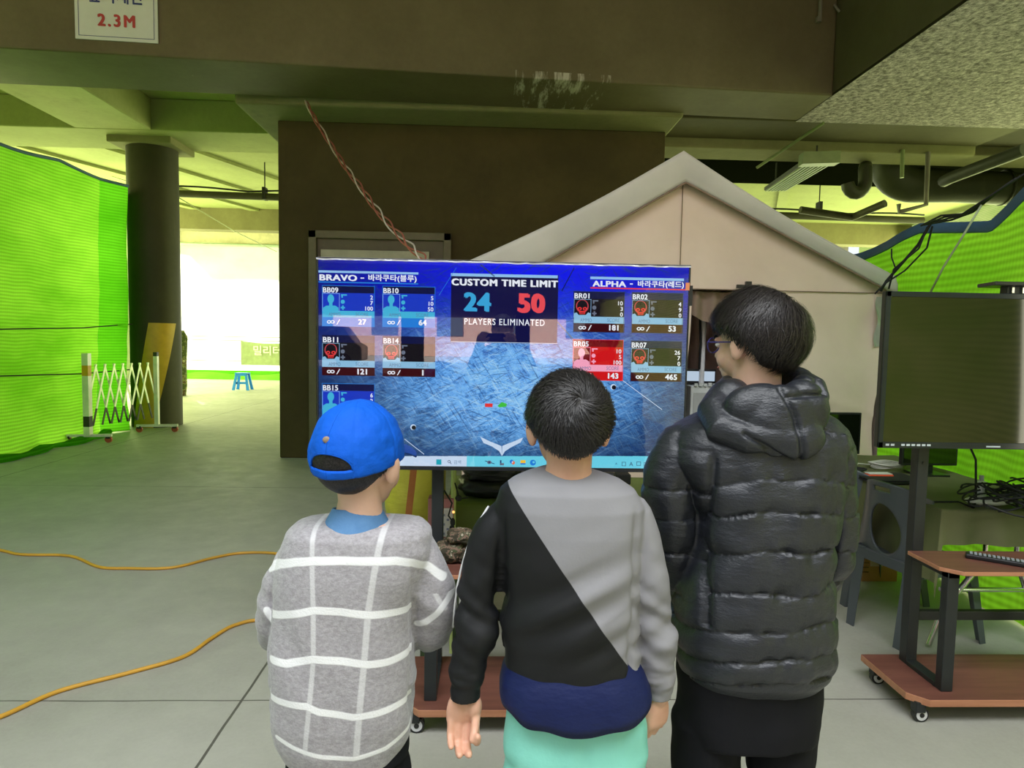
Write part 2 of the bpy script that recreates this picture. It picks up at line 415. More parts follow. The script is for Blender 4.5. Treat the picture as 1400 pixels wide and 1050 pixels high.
# camo roll leaning behind column
m, t, o = nt('camo_cloth'); n = noi(t, tc(t), 7, 3, .6)
c = ramp(t, n, [(.38, (.06, .08, .02)), (.48, (.2, .22, .08)), (.56, (.1, .06, .03)), (.64, (.38, .38, .22))], 'CONSTANT')
pbsdf(t, o, c, .9, nrm=bump(t, noi(t, tc(t), 25, 3), .5)); M['camo'] = m
p = PZ(246, 541, 0); b = MB(); hh = P(246, 452, p.y).z
b.tube([(p.x, p.y, .0), (p.x-.01, p.y, .25), (p.x, p.y, .8), (p.x+.02, p.y, hh-.15), (p.x+.01, p.y, hh)], [.13, .17, .16, .17, .1], 20)
tag(b.build('camouflage_bunker', M['camo'], smooth=True, origin=p), 'tall camouflage bunker bag standing behind the round column', 'bunker')

# blue stool
p = PZ(332, 533, 0); bl = sm('blue_plastic', (.01, .2, .75), .35, bstr=0)
st = thing('plastic_stool', p, 'blue plastic step stool on the floor before the far tarp', 'stool')
b = MB(); b.box(p.x-.16, p.x+.16, p.y-.13, p.y+.13, .43, .46); b.box(p.x-.15, p.x+.15, p.y-.13, p.y-.12, .38, .43); b.build('seat', bl, st, bevel=.012)
for sx in (-1, 1):
    for sy in (-1, 1):
        b = MB(); x0, x1 = p.x+sx*.12, p.x+sx*.19; y0, y1 = p.y+sy*.1, p.y+sy*.16
        b.rings([[(x0-.03, y0-.02, .44), (x0+.03, y0-.02, .44), (x0+.03, y0+.02, .44), (x0-.03, y0+.02, .44)],
                 [(x1-.035, y1-.02, 0), (x1+.035, y1-.02, 0), (x1+.035, y1+.02, 0), (x1-.035, y1+.02, 0)]]); b.build('leg', bl, st)
b = MB(); b.box(p.x-.14, p.x+.14, p.y-.12, p.y-.1, .16, .22); b.build('stretcher', bl, st)

# ------------------------------------------------------------------ left net
NZ = 3.72
path = [(-6.1, -1.5), (-5.95, 3.0), (-5.80, 6.0), (-5.74, 7.6), (-5.68, 9.0), (-5.62, 9.75)]
def along(path, u):
    L = [math.dist(path[i], path[i+1]) for i in range(len(path)-1)]; s = u*sum(L)
    for i, l in enumerate(L):
        if s <= l or i == len(L)-1:
            k = s/l; return (path[i][0]+(path[i+1][0]-path[i][0])*k, path[i][1]+(path[i+1][1]-path[i][1])*k)
        s -= l
def lnet(u, v_):
    x, y = along(path, u); z = v_*NZ
    sag = .07*abs(math.sin(y*2.1))*v_ + .1*(1-v_)**6
    x += .05*math.sin(y*1.7+z*1.1)+.06*noise.noise(Vector((y*.9, z*.8, 0)))+.012*math.sin(z*14+y)*(1-v_) + .18*max(0, .12-v_)*8*abs(math.sin(y*2.6))
    return Vector((x, y, max(.01, z-sag*.9)))
ln = MB().grid(lnet, 160, 60).build('shade_net', M['net'], smooth=True, origin=(-5.8, 6, 0))
tag(ln, 'large bright green shade net hanging along the left side of the car park', 'net')
path2 = [(-5.62, 9.75), (-5.38, 10.08), (-5.72, 10.5), (-5.87, 10.85)]
def lnet2(u, v_):
    x, y = along(path2, u); z = v_*(NZ-.02)
    q = lnet(1, v_); dx = q.x-path[-1][0]; return Vector((x+dx*(1-u)+.02*math.sin(z*3+y*7)*u, y+.02*math.sin(z*2)*u, max(.012, q.z-.06*u*v_)))
MB().grid(lnet2, 30, 40).build('folded_panel', M['net2'], ln, smooth=True)
blue_edge = sm('blue_edge_band', (.06, .13, .24), .6)
b = MB(); b.tube([Vector(lnet(i/60, 1))+Vector((.01, 0, 0)) for i in range(61)]+[Vector(lnet2(i/10, 1)) for i in range(1, 11)], .022, 8); b.build('edge_band', blue_edge, ln, smooth=True)
b = MB()   # gathered hem rolled on the floor
b.tube([Vector((lnet(i/80, 0).x+.1+.03*math.sin(i*.9), lnet(i/80, 0).y, .035)) for i in range(81)], [.045+.02*math.sin(i*1.3) for i in range(81)], 10); b.build('rolled_hem', M['net2'], ln, smooth=True)
b = MB()
for py0, py1, zz in ((450, 443, 0), (514, 505, 0)):
    a_ = PX(0, py0, -5.62); c_ = P(181, py1, 10.4)
    b.tube([Vector((-5.8, 2, a_.z)), a_+Vector((.02, 0, 0)), (a_+c_)/2+Vector((.1, 0, -.02)), c_+Vector((.0, 0, 0))], .009, 6)
tag(b.build('support_ropes', dk, origin=(-5.6, 8, 1.5)), 'two dark ropes strung across the left green net to the column', 'rope')

# ------------------------------------------------------------------ right net
NX = 2.92
def rtop(y):
    pts = [(-8, 3.0), (-1, 2.7), (2.8, 2.62), (3.25, 2.42), (3.5, 2.37), (3.85, 2.22), (4.4, 2.30), (4.75, 2.24), (5.2, 2.2), (6.6, 2.2)]
    for i in range(len(pts)-1):
        if y <= pts[i+1][0]:
            k = (y-pts[i][0])/(pts[i+1][0]-pts[i][0]); k = max(0, k); return pts[i][1]+(pts[i+1][1]-pts[i][1])*k
    return 2.2
def rnet(u, v_):
    y = 2.35+u*4.25; z = v_*rtop(y)
    x = NX+.03*math.sin(y*5.1)+.05*noise.noise(Vector((y*1.5, z*1.5, 4)))+.02*math.sin(y*17+z*3)*(1-v_)
    return Vector((x, y, max(.008, z)))
rn = MB().grid(rnet, 260, 60).build('shade_net', M['netR'], smooth=True, origin=(NX, 4, 0))
tag(rn, 'bright green ribbed net with blue edge band behind the right television', 'net')
b = MB(); b.tube([Vector(rnet(i/120, 1))+Vector((-.01, 0, -.01)) for i in range(121)], [(.008, .035)]*121, 8, up=(1, 0, 0)); b.build('edge_band', blue_edge, rn, smooth=True)

# ================================================================== OVERHEAD SERVICES
# height limit sign on the beam
sgx = P(161, 30, 6.05)
def beam_front_y(x): return qa.y+(qb.y-qa.y)*(x-qa.x)/(qb.x-qa.x)
def on_beam(px, py):
    Y = 6.0
    for _ in range(30): Y = beam_front_y(P(px, py, Y).x)
    return P(px, py, Y)
X0_, X1_ = on_beam(104, 30).x, on_beam(217, 30).x; ZB = on_beam(160, 57).z
Mr = Matrix.Rotation(math.atan2(qb.y-qa.y, qb.x-qa.x), 4, 'Z')
sg_o = Vector((X0_, beam_front_y(X0_)-.012, ZB)); wS = X1_-X0_
b = MB().box(0, wS, -.006, .006, 0, .62).xf(Matrix.Translation(sg_o) @ Mr)
sign = b.build('height_limit_sign', sm('sign_white', (.62, .66, .6), .35, var=.04, bstr=0), origin=sg_o)
tag(sign, 'white height limit sign reading 2.3M fixed to the concrete beam', 'sign')
bm_ = sm('sign_navy', (.02, .035, .16), .5, bstr=0); rm_ = sm('sign_red', (.42, .04, .035), .5, bstr=0)
t1 = text_mb('높이제한', height=.15, width=wS*.66, offset=.03, align='CENTER'); t1.xf(Matrix.Translation(sg_o) @ Mr @ Matrix.Translation((wS*.5, -.009, .33)))
t1.build('korean_lettering', bm_, sign)
t2 = text_mb('2.3M', height=.105, width=wS*.44, offset=.045, align='CENTER', spacing=1.2); t2.xf(Matrix.Translation(sg_o) @ Mr @ Matrix.Translation((wS*.5, -.009, .125)))
t2.build('red_lettering', rm_, sign)
b = MB()
for (x0, x1, z0, z1) in ((.03, wS-.03, .03, .034), (.03, wS-.03, .586, .59), (.03, .034, .03, .59), (wS-.034, wS-.03, .03, .59)): b.box(x0, x1, -.0085, -.006, z0, z1)
b.xf(Matrix.Translation(sg_o) @ Mr).build('border_line', bm_, sign)

# bracket on the beam
pm = sm('old_paint_metal', (.16, .15, .11), .6)
bp = P(1121, 22, beam_front_y(3.1)-.03); b = MB(); b.tube([bp+Vector((0, 0, .25)), bp, bp+Vector((.0, 0, -.03))], .02, 8); b.box(bp.x-.035, bp.x+.01, bp.y-.02, bp.y+.02, bp.z-.06, bp.z-.01)
b.tube([bp+Vector((.14, 0, .12)), bp+Vector((.17, 0, .08)), bp+Vector((.2, 0, .05))], .014, 6)
tag(b.build('pipe_stub', pm, origin=bp, smooth='auto'), 'short broken conduit stub with bracket high on the front beam', 'pipe')

# far horizontal pipe with cable (left opening) and hanger
dkpipe = concrete('dark_pipe', (.045, .042, .025), (.08, .075, .045), rough=.6, b=.1)
py_ = 13.6; pl = P(245, 262, py_); pr = P(381, 268, py_)
pipe = thing('ceiling_pipe', (pl.x-4, py_, pl.z), 'long dark horizontal pipe under the slab beyond the round column', 'pipe')
b = MB(); b.cyl((-10, py_, pl.z), (9, py_, pl.z-.2), .07, 20); b.build('pipe_run', dkpipe, pipe, smooth='auto')
b = MB(); b.tube([(x, py_-.03, pl.z+.09-.01*x*0+.06*abs(math.sin(x*1.3))-.012*(x+10)) for x in np.linspace(-10, 9, 60)], .018, 8); b.build('cable', M['blackm'], pipe, smooth=True)
for xx in (P(362, 250, py_).x, -9, P(1119, 300, py_).x):
    b = MB(); b.cyl((xx, py_, pl.z-.1), (xx, py_, ZS), .012, 8); b.box(xx-.03, xx+.03, py_-.09, py_+.09, pl.z-.12, pl.z+.12); b.build('hanger', M['blackm'], pipe)
# thin slack wire across the opening
b = MB(); a_ = P(244, 270, 12.6); c_ = P(378, 344, 16.5); b.tube([a_+Vector((-1.2, 0, .35)), a_, (a_+c_)/2+Vector((0, 0, -.06)), c_], .012, 6)
tag(b.build('slack_wire', sm('pale_wire', (.6, .62, .4), .6), origin=a_, smooth=True), 'thin pale wire running down diagonally across the opening right of the column', 'wire')

# black box filling the dark void, elbows and lamp on the right
gp = concrete('green_grey_duct', (.028, .033, .014), (.048, .056, .026), rough=.5, b=.05)
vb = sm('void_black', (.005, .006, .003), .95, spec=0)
b = MB(); b.box(2.35, 12, 9.1, 12.0, 4.38, ZS-.01); tag(b.build('void_box', vb, origin=(6, 10.6, 4.4)), 'wide black box standing in for the dark void above the tent', 'duct')  # plain black box; the darkness of the void is put into its colour
def bend(p0, pdir, pts_): pass
Yd = 9.4
a0 = P(1216, 200, Yd); a1 = P(1218, 235, Yd); rr = 34*Yd/900
pts = [Vector((a0.x, Yd, 4.37)), P(1216, 225, Yd)]
cxp = P(1252, 226, Yd); Rb = (cxp-P(1216, 226, Yd)).length
for i in range(1, 9):
    a = PI+i/8*PI/2; pts.append(cxp+Vector((Rb*math.cos(a)*1.0, 0, Rb*math.sin(a)*.72)))
e = pts[-1]; pts += [e+Vector((.6, 0, 0)), e+Vector((5, 0, -.1))]
b = MB(); b.tube(pts, [.24]*2+[.25]*8+[.23]*2, 28, up=(0, 1, 0))
bd = b.build('bent_duct', gp, smooth='auto', origin=a0); tag(bd, 'thick grey green elbow duct bending to run right under the beam', 'duct')
for k in (1.3, 3.1):
    b = MB(); b.tube([e+Vector((k, 0, -.0))+Vector((0, math.cos(j*PI/12)*.24, math.sin(j*PI/12)*.24)) for j in range(25)], .018, 6); b.build('flange', gp, bd, smooth=True)
# small hooked pipe
q0 = P(1184, 215, 8.9); q0.z = 3.9; pts = [q0, P(1183, 232, 8.7)]
qc = P(1171, 245, 8.7)
for i in range(0, 9):
    a = 0-i/8*PI*.95; pts.append(qc+Vector((.12*math.cos(a), 0, .15*math.sin(a)-.03)))
b = MB(); b.tube(pts, [.085]*(len(pts)-1)+[.08], 20, up=(0, 1, 0))
tag(b.build('hooked_pipe', gp, smooth='auto', origin=q0), 'small hooked drain pipe left of the thick elbow duct', 'pipe')
# fluorescent fixture running away in depth
fa = P(1116, 222, 8.2); fb = P(1060, 258, 10.6)
fx = thing('strip_light_fixture', fa, 'unlit slatted strip light fixture hanging above the right side of the tent', 'light')
fm_ = sm('fixture_green_metal', (.2, .26, .1), .5); dkf = sm('fixture_dark', (.025, .03, .015), .6)
dv = (fb-fa).normalized(); sd = Vector((dv.y, -dv.x, 0)).normalized(); up = Vector((0, 0, 1))
def bar3(b, a, c, w, h, mi=0):
    d = (c-a).normalized(); s_ = d.cross(Vector((0, 0, 1))).normalized() if abs(d.z) < .99 else Vector((1, 0, 0)); u_ = s_.cross(d)
    ring = lambda p: [p+s_*w/2*i+u_*h/2*j for i, j in ((-1, -1), (1, -1), (1, 1), (-1, 1))]
    return b.rings([ring(a), ring(c)], True, True, mi)
b = MB(); bar3(b, fa, fb, .34, .05); b.build('housing', dkf, fx)
b = MB()
for k in range(7): bar3(b, fa+sd*(-.14+.047*k)-up*.035, fb+sd*(-.14+.047*k)-up*.035, .018, .02)
b.build('louvre', fm_, fx)
b = MB(); bar3(b, fa-dv*.25+up*.02, fa+up*.02, .42, .14); b.build('end_box', fm_, fx)
b = MB(); b.cyl(fa+up*.02, Vector((fa.x, fa.y, 3.95)), .012, 8); b.build('hanger', dkf, fx)
b = MB(); b.cyl(fb+up*.02, Vector((fb.x, fb.y, 4.38)), .012, 8); b.build('hanger', dkf, fx)
# angled conduits
def conduit(name, pts, r, mat, label, cat='pipe', n=10):
    return tag(MB().tube(pts, r, n).build(name, mat, smooth='auto', origin=pts[0]), label, cat)
conduit('angled_conduit', [P(1126, 168, 7.6), P(1035, 229, 8.6)], .018, fm_, 'thin green conduit slanting down from the beam above the tent peak side')
conduit('angled_conduit', [P(1400, 205, 7.2), P(1300, 243, 8.0)]+[P(1290, 248, 8.2)], .07, dkf, 'dark slanting pipe at the far right just under the beam')
conduit('drop_rod', [P(1269, 208, 8.4), P(1266, 280, 8.4), P(1229, 290, 8.4), P(1229, 279, 8.4)], .03, pm, 'flat brown hanger strap bent under the thick duct', 'bracket')
conduit('drop_rod', [P(1234, 205, 8.4), P(1233, 243, 8.4)], .025, fm_, 'short green rod hanging in front of the thick elbow duct', 'bracket')
conduit('lower_conduit', [P(1094, 287, 12.5), P(1165, 297, 12.5), P(1210, 278, 11.9)], .07, dkpipe, 'dark conduit bending upward beyond the tent roof')
# bundle of cables strung along the top of the right net
b = MB()
for k in range(4):
    pts = [P(1400, 238+k*3, 3.4), P(1365, 262+k*3, 3.55), P(1330, 290+k, 3.7), P(1300, 301-k*2, 3.9), P(1272, 306+k, 4.1)]
    b.tube([p+Vector((-.02*k, 0, 0)) for p in pts], .006, 6)
pts = [P(1272, 306, 4.1), P(1255, 335, 4.2), P(1228, 366, 4.3), P(1212, 384, 4.35), P(1204, 398, 4.35)]
b.tube(pts, .009, 6); b.tube([p+Vector((.05*math.sin(i*1.2), -.02, -.02)) for i, p in enumerate(pts)], .006, 6)
b.tube([P(1268, 310, 4.1), P(1256, 340, 4.15), P(1236, 356, 4.2), P(1222, 368, 4.3), P(1215, 395, 4.3)], .006, 6)
b.tube([P(1219, 340, 4.5), P(1219, 352, 4.5), P(1224, 366, 4.4)], .005, 6)
tag(b.build('cable_bundle', M['blackm'], smooth=True, origin=P(1272, 306, 4.1)), 'bundle of dark cables draped along the top of the right green net', 'cable')
b = MB(); b.tube([P(1342, 280, 3.6), P(1315, 325, 3.7), P(1290, 365, 3.85), P(1272, 400, 3.95)], .006, 6)
tag(b.build('tie_rope', sm('pale_rope', (.4, .45, .3), .7), smooth=True, origin=P(1342, 280, 3.6)), 'pale tie rope slanting across the right green net', 'rope')
# twisted red and white wires hanging to the television
Yw = 7.45; b = MB(); rw = sm('red_wire', (.3, .07, .05), .6); ww = sm('white_wire', (.5, .42, .36), .6)
ctl = [(418, 139), (432, 165), (452, 197), (470, 225), (490, 252), (510, 280), (532, 307), (556, 332), (580, 354), (600, 372)]
pts = []
for i in range(len(ctl)-1):
    for k in range(6):
        f_ = k/6; pts.append(P(ctl[i][0]+(ctl[i+1][0]-ctl[i][0])*f_, ctl[i][1]+(ctl[i+1][1]-ctl[i][1])*f_, 7.0-(i+f_)*.45))
for j, mi in ((0, 0), (1, 1), (2, 0)):
    b.tube([p+Vector((.015*math.cos(i*.55+j*2.1)*(1+i*.012), 0, .015*math.sin(i*.55+j*2.1))) for i, p in enumerate(pts)], [max(.003, .0075-.00006*i) for i in range(len(pts))], 6, mi)
tag(b.build('hanging_wires', [rw, ww], smooth=True, origin=pts[0]), 'twisted red and white wires hanging from the beam down behind the large television', 'wire')

# ================================================================== LEFT BARRIER
n0 = PZ(120, 604, 0.02); n0.z = 0; f_0 = PZ(214, 586, 0.02); f_0.z = 0
n0 = Vector((-5.38, 8.95, 0)); n0.x = P(121, 604, 8.95).x; f_0 = Vector((P(215, 584, 10.0).x, 10.0, 0))
bar = thing('folding_barrier', (n0+f_0)/2, 'white scissor folding barrier on casters between the green net and the column', 'barrier')
bw = sm('barrier_white', (.72, .74, .62), .35, .2, bstr=0); byl = sm('barrier_yellow', (.65, .36, .02), .4, bstr=0); bbk = sm('barrier_black', (.02, .02, .02), .45, bstr=0); brd = sm('barrier_red', (.4, .08, .04), .5, bstr=0)
axis = (f_0-n0).normalized(); perp = Vector((-axis.y, axis.x, 0))
for q, lab in ((n0, 0), (f_0, 1)):
    b = MB(); Hh = 1.2; s_ = .04 if lab == 0 else .028
    def seg(z0, z1, mi, s_=s_): b.box(q.x-s_, q.x+s_, q.y-s_, q.y+s_, z0, z1, mi)
    if lab == 0:
        seg(.1, .22, 0); seg(.22, .36, 2); seg(.36, .9, 0); seg(.9, 1.04, 1); seg(1.04, 1.2, 0)
    else:
        seg(.1, 1.14, 0); seg(1.14, 1.2, 2)
    b.build('post', [bw, byl, bbk], bar)
    b = MB(); bar3(b, q-Vector((.28, .05, -.1)), q+Vector((.28, .05, .1)), .05, .035); b.build('foot_bar', bw, bar)
    for s2 in (-1, 1):
        w = q+Vector((s2*.24, s2*.045, .045))
        b = MB(); b.cyl(w+Vector((0, -.015, 0)), w+Vector((0, .015, 0)), .045, 20); c_ = b.build('caster', brd, bar, smooth='auto')
        b = MB(); b.box(w.x-.03, w.x+.03, w.y-.022, w.y+.022, w.z+.01, w.z+.05); b.build('caster_bracket', bbk, c_)
NC = 7; Lb = (f_0-n0).length; cell = (Lb-.14)/NC
zt_, zb_ = 1.05, .22
for i in range(NC):
    for dr_ in (-1, 1):
        s0 = .07+cell*(i+.45); s1 = s0+dr_*1.5*cell; za, zb2 = zt_, zb_
        if s1 < .03: k = (s0-.03)/(s0-s1); s1 = .03; zb2 = za+(zb_-za)*k
        if s1 > Lb-.03: k = (Lb-.03-s0)/(s1-s0); s1 = Lb-.03; zb2 = za+(zb_-za)*k
        A = n0+axis*s0+perp*.012*dr_; B = n0+axis*s1+perp*.012*dr_
        A = Vector((A.x, A.y, za)); B = Vector((B.x, B.y, zb2)); b = MB()
        kk = .72 if zb2 < .3 else 1.0
        m1 = A+(B-A)*.25; m2 = A+(B-A)*kk
        bar3(b, A, m1, .01, .024, 0); bar3(b, m1, m2, .01, .024, 0)
        if kk < 1: bar3(b, m2, B, .01, .024, 2)
        b.build('lattice_bar', [bw, byl, bbk], bar)

# ================================================================== FLOOR CORDS
oc = sm('orange_cord', (.62, .33, .035), .5, bstr=0)
def cord(name, pix, r, label):
    pts = []; P3 = [PZ(x, y, r) for x, y in pix]
    for i in range(len(P3)-1):
        a, c_ = P3[i], P3[i+1]; z = P3[max(i-1, 0)]; d = P3[min(i+2, len(P3)-1)]
        for k in range(8):
            t = k/8; pts.append(.5*((2*a)+(c_-z)*t+(2*z-5*a+4*c_-d)*t*t+(3*a-z-3*c_+d)*t**3))
    pts.append(P3[-1])
    return tag(MB().tube(pts, r, 8).build(name, oc, smooth=True, origin=pts[0]), label, 'cord')
cord('extension_cord', [(-80, 736), (0, 752), (30, 758), (95, 760), (135, 775), (175, 777), (235, 776), (290, 763), (330, 756), (380, 757), (440, 770), (560, 790)], .0095, 'yellow orange extension cord lying farther away across the dim floor')
cord('extension_cord', [(-90, 1010), (0, 980), (80, 945), (175, 920), (250, 898), (290, 872), (320, 855), (360, 847), (430, 850), (540, 870)], .0095, 'yellow orange extension cord running nearest the camera at lower left')

# ================================================================== TENT
Yt = 4.6
cream = None
m, t, o = nt('tent_canvas'); v = tc(t); n = noi(t, v, 1.6, 5)
c = ramp(t, n, [(.3, (.68, .53, .43)), (.7, (.79, .63, .52))])
d = pbsdf(t, o, c, .8, 0, .2, bump(t, noi(t, v, 3.2, 3), .35, .03)); M['canvas'] = m
M['roofc'] = sm('tent_roof_grey', (.56, .53, .48), .7, nscale=2)
M['seam'] = sm('tent_seam', (.22, .15, .1), .8)
M['tframe'] = sm('tent_frame_white', (.8, .8, .8), .35, bstr=0)
pk = P(935, 206, Yt-.12); ev_l = P(628, 362, Yt-.12); ev_r = P(1226, 378, Yt-.12); ipk = P(936, 251, Yt-.05)
il = P(650, 415, Yt); ir = P(1203, 398, Yt)
tent = thing('canopy_tent', (pk.x, Yt+1.4, 0), 'beige gabled canopy tent standing behind the large television', 'tent')
Dp = 2.6
def curve_eave(u, v_):
    """roof: u across from left eave over the ridge to right eave, v front to back"""
    s = u*2-1; a = ev_l if s < 0 else ev_r; k = abs(s)
    p = pk.lerp(a, min(1, k/.94)); sag = -.035*math.sin(min(1, k/.94)*PI)
    z = p.z+sag
    if k > .94: z -= (k-.94)/.06*.12; p = Vector((p.x+(.012 if s > 0 else -.012), 0, 0))
    return Vector((p.x, Yt-.12+v_*Dp, z-.02*math.sin(v_*PI*2)**2))
MB().grid(curve_eave, 60, 20).build('roof', M['roofc'], tent, smooth=True, solid=.006)
# front hem of the roof folded down over the gable
def hem(u, v_):
    s = u*2-1; a = curve_eave(u, 0); k = abs(s)
    inner = ipk.lerp(il if s < 0 else ir, min(1, k)); 
    inner = Vector((inner.x, 0, inner.z+.0*k))
    p = a.lerp(Vector((inner.x, Yt-.05, inner.z)), v_)
    return Vector((p.x, Yt-.12+.05*v_-.01*math.sin(v_*PI), p.z))
MB().grid(hem, 60, 6).build('front_hem', M['roofc'], tent, smooth=True, solid=.004)
b = MB(); b.tube([hem(i/40, 1)+Vector((0, -.008, 0)) for i in range(41)], .006, 6); b.build('hem_seam', M['seam'], tent, smooth=True)
xr = P(1206, 500, Yt).x; xo0 = P(944, 450, Yt).x; xo1 = P(1012, 450, Yt).x; zo = P(960, 396, Yt).z; xl = ev_l.x+.03
def gable(u, v_):
    x = xl+(xr-xl)*u; k = (x-ipk.x)/((xr if x > ipk.x else xl)-ipk.x)
    top = ipk.z+(ir.z-ipk.z)*k+.05; z = zo+(top-zo)*v_
    return Vector((x, Yt+.012*noise.noise(Vector((x*2, z*2, 1))), z))
MB().grid(gable, 60, 16).build('gable_panel', M['canvas'], tent, smooth=True)
def wallp(x0, x1):
    def f(u, v_):
        x = x0+(x1-x0)*u; z = .02+(zo-.02)*v_
        edge = max(0, 1-min(abs(x-xr), 1)/.25)
        y = Yt+.02*noise.noise(Vector((x*3, z*2.2, 5)))+.02*math.sin(x*14+z*2)*edge
        y -= .035*math.exp(-((z-(1.0+(x-xr)*-.25))/.03)**2)*.3
        return Vector((x-(.06*math.exp(-((z-.95)/.35)**2) if u > .9 else 0)*(u-.9)*10, y, z))
    return f
w_ = MB().grid(wallp(xo1, xr), 40, 60).build('front_wall', M['canvas'], tent, smooth=True)
MB().grid(wallp(xl, xo0), 60, 40).build('front_wall', M['canvas'], tent, smooth=True)
b = MB(); b.tube([(xl+.02, Yt-.012, zo), (ipk.x, Yt-.014, zo+.003), (xr, Yt-.012, zo)], .0035, 6)
b.tube([(ipk.x, Yt-.012, zo), (ipk.x, Yt-.012, ipk.z)], .003, 6); b.build('wall_seam', M['seam'], tent)
# side and back walls
b = MB(); b.grid(lambda u, v_: Vector((xr+.02*math.sin(u*30), Yt+u*Dp, .02+v_*(ir.z-.02))), 30, 20); b.build('side_wall', M['canvas'], tent, smooth=True)
b = MB(); b.grid(lambda u, v_: Vector((xl+.02*math.sin(u*30), Yt+u*Dp, .02+v_*(ir.z-.02))), 30, 20); b.build('side_wall', M['canvas'], tent, smooth=True)
b = MB(); b.grid(lambda u, v_: Vector((gable(u, 1).x, Yt+Dp-.15+.02*math.sin(u*40), .02+v_*(gable(u, 1).z+.1))), 30, 20); b.build('back_wall', M['canvas'], tent, smooth=True)
# frame seen through the opening
b = MB(); fx_, fy_ = P(962, 440, Yt+.35).x, Yt+.35
b.cyl((fx_, fy_, 0), (fx_, fy_, zo-.02), .02, 16); b.build('frame_leg', M['tframe'], tent, smooth='auto')
b = MB(); b.tube([P(938, 404, Yt+.3), P(952, 417, Yt+.33), P(963, 428, Yt+.35)], .018, 12); b.tube([P(963, 426, Yt+.35), P(985, 422, Yt+.35), P(1030, 420, Yt+.35)], .018, 12); b.build('frame_strut', M['tframe'], tent, smooth='auto')
b = MB(); b.tube([P(946, 412, Yt+.27), P(957, 424, Yt+.29), P(958, 470, Yt+.3), P(956, 505, Yt+.3)], .009, 8); b.build('frame_strap', M['blackm'], tent, smooth=True)
def drape(u, v_):
    x = xo0-.1+(.75)*u; z = .9+v_*(zo+.02-.9)
    return Vector((x, Yt+.75+.06*math.sin(u*22)+.04*math.sin(z*4+u*5), z))
MB().grid(drape, 60, 20).build('inner_drape', sm('drape_pinkbeige', (.5, .36, .3), .85), tent, smooth=True)
MB().grid(lambda u, v_: Vector((xo0-.05+.62*u, Yt+.03+.15*u*(1-u)+.02*math.sin(u*30), zo-.01-.22*(1-v_)*(.3+.7*math.sin(min(1, u*1.2)*PI)**.5))), 40, 8).build('rolled_flap', sm('flap_brown', (.26, .18, .13), .85), tent, smooth=True)
b = MB(); q = P(1022, 392, Yt-.03); b.box(q.x-.08, q.x+.08, q.y-.02, q.y, q.z-.012, q.z+.012); b.box(q.x-.02, q.x+.02, q.y-.025, q.y, q.z-.02, q.z+.035); b.build('clip', M['blackp'], tent)
b = MB(); q = P(1203, 440, Yt-.02); b.grid(lambda u, v_: Vector((q.x+(u-.5)*.08, q.y-.02+.02*math.sin(v_*9+u*4), q.z+(v_-.5)*.35)), 8, 20); b.build('plastic_window_edge', sm('clear_plastic', (.35, .36, .3), .2), tent, smooth=True)
# desk with computer inside the tent
dk_t = thing('computer_desk', (fx_, Yt+.5, 0), 'pale desk inside the tent opening with white boxes on it', 'desk')
dw = sm('desk_white', (.6, .62, .6), .5)
zd = P(955, 600, Yt+.4).z; x0, x1 = P(930, 600, Yt+.4).x, P(1040, 600, Yt+.4).x
b = MB(); b.box(x0-.3, x1, Yt+.2, Yt+.6, zd-.03, zd); b.build('desktop', dw, dk_t, bevel=.004)
for xx in (x0-.28, x1-.04):
    for yy in (Yt+.22, Yt+.56): MB().box(xx, xx+.04, yy, yy+.04, 0, zd-.03).build('leg', M['black_metal'], dk_t)
x0, x1 = P(941, 540, Yt+.3).x, P(985, 540, Yt+.3).x
zt2, zb2 = P(955, 527, Yt+.3).z, zd
pc = thing('computer_case', ((x0+x1)/2, Yt+.35, zb2), 'white computer case on the desk in the tent opening', 'computer')
MB().box(x0, x1, Yt+.24, Yt+.55, zb2, zt2).build('case', sm('pc_white', (.66, .68, .66), .45), pc, bevel=.006)
MB().box(x0+.02, x1-.02, Yt+.232, Yt+.24, zb2+.03, zt2-.05).build('front_panel', sm('pc_grey', (.45, .46, .45), .5), pc)
mon = thing('monitor', ((x0+x1)/2, Yt+.4, zt2), 'small lit computer monitor standing on the white case in the tent', 'monitor')
z3 = P(955, 505, Yt+.35).z
MB().box(x0-.02, x1-.02, Yt+.36, Yt+.39, zt2+.01, z3).build('bezel', M['blackp'], mon, bevel=.003)
MB().box(x0-.01, x1-.03, Yt+.355, Yt+.36, zt2+.03, z3-.015).build('screen', em('monitor_glow', (.5, .62, .75), .9), mon)
MB().box(x0+.05, x0+.12, Yt+.38, Yt+.42, zt2, zt2+.03).build('stand', M['blackp'], mon)
b = MB()
for i in range(5): b.box(x0+.02+i*.035, x0+.045+i*.035, Yt+.22, Yt+.235, zt2+.001, zt2+.02+.006*(i % 2))
tag(b.build('connector_strip', dw, origin=(x0, Yt+.23, zt2)), 'row of small white connectors on top of the white computer case', 'connector')

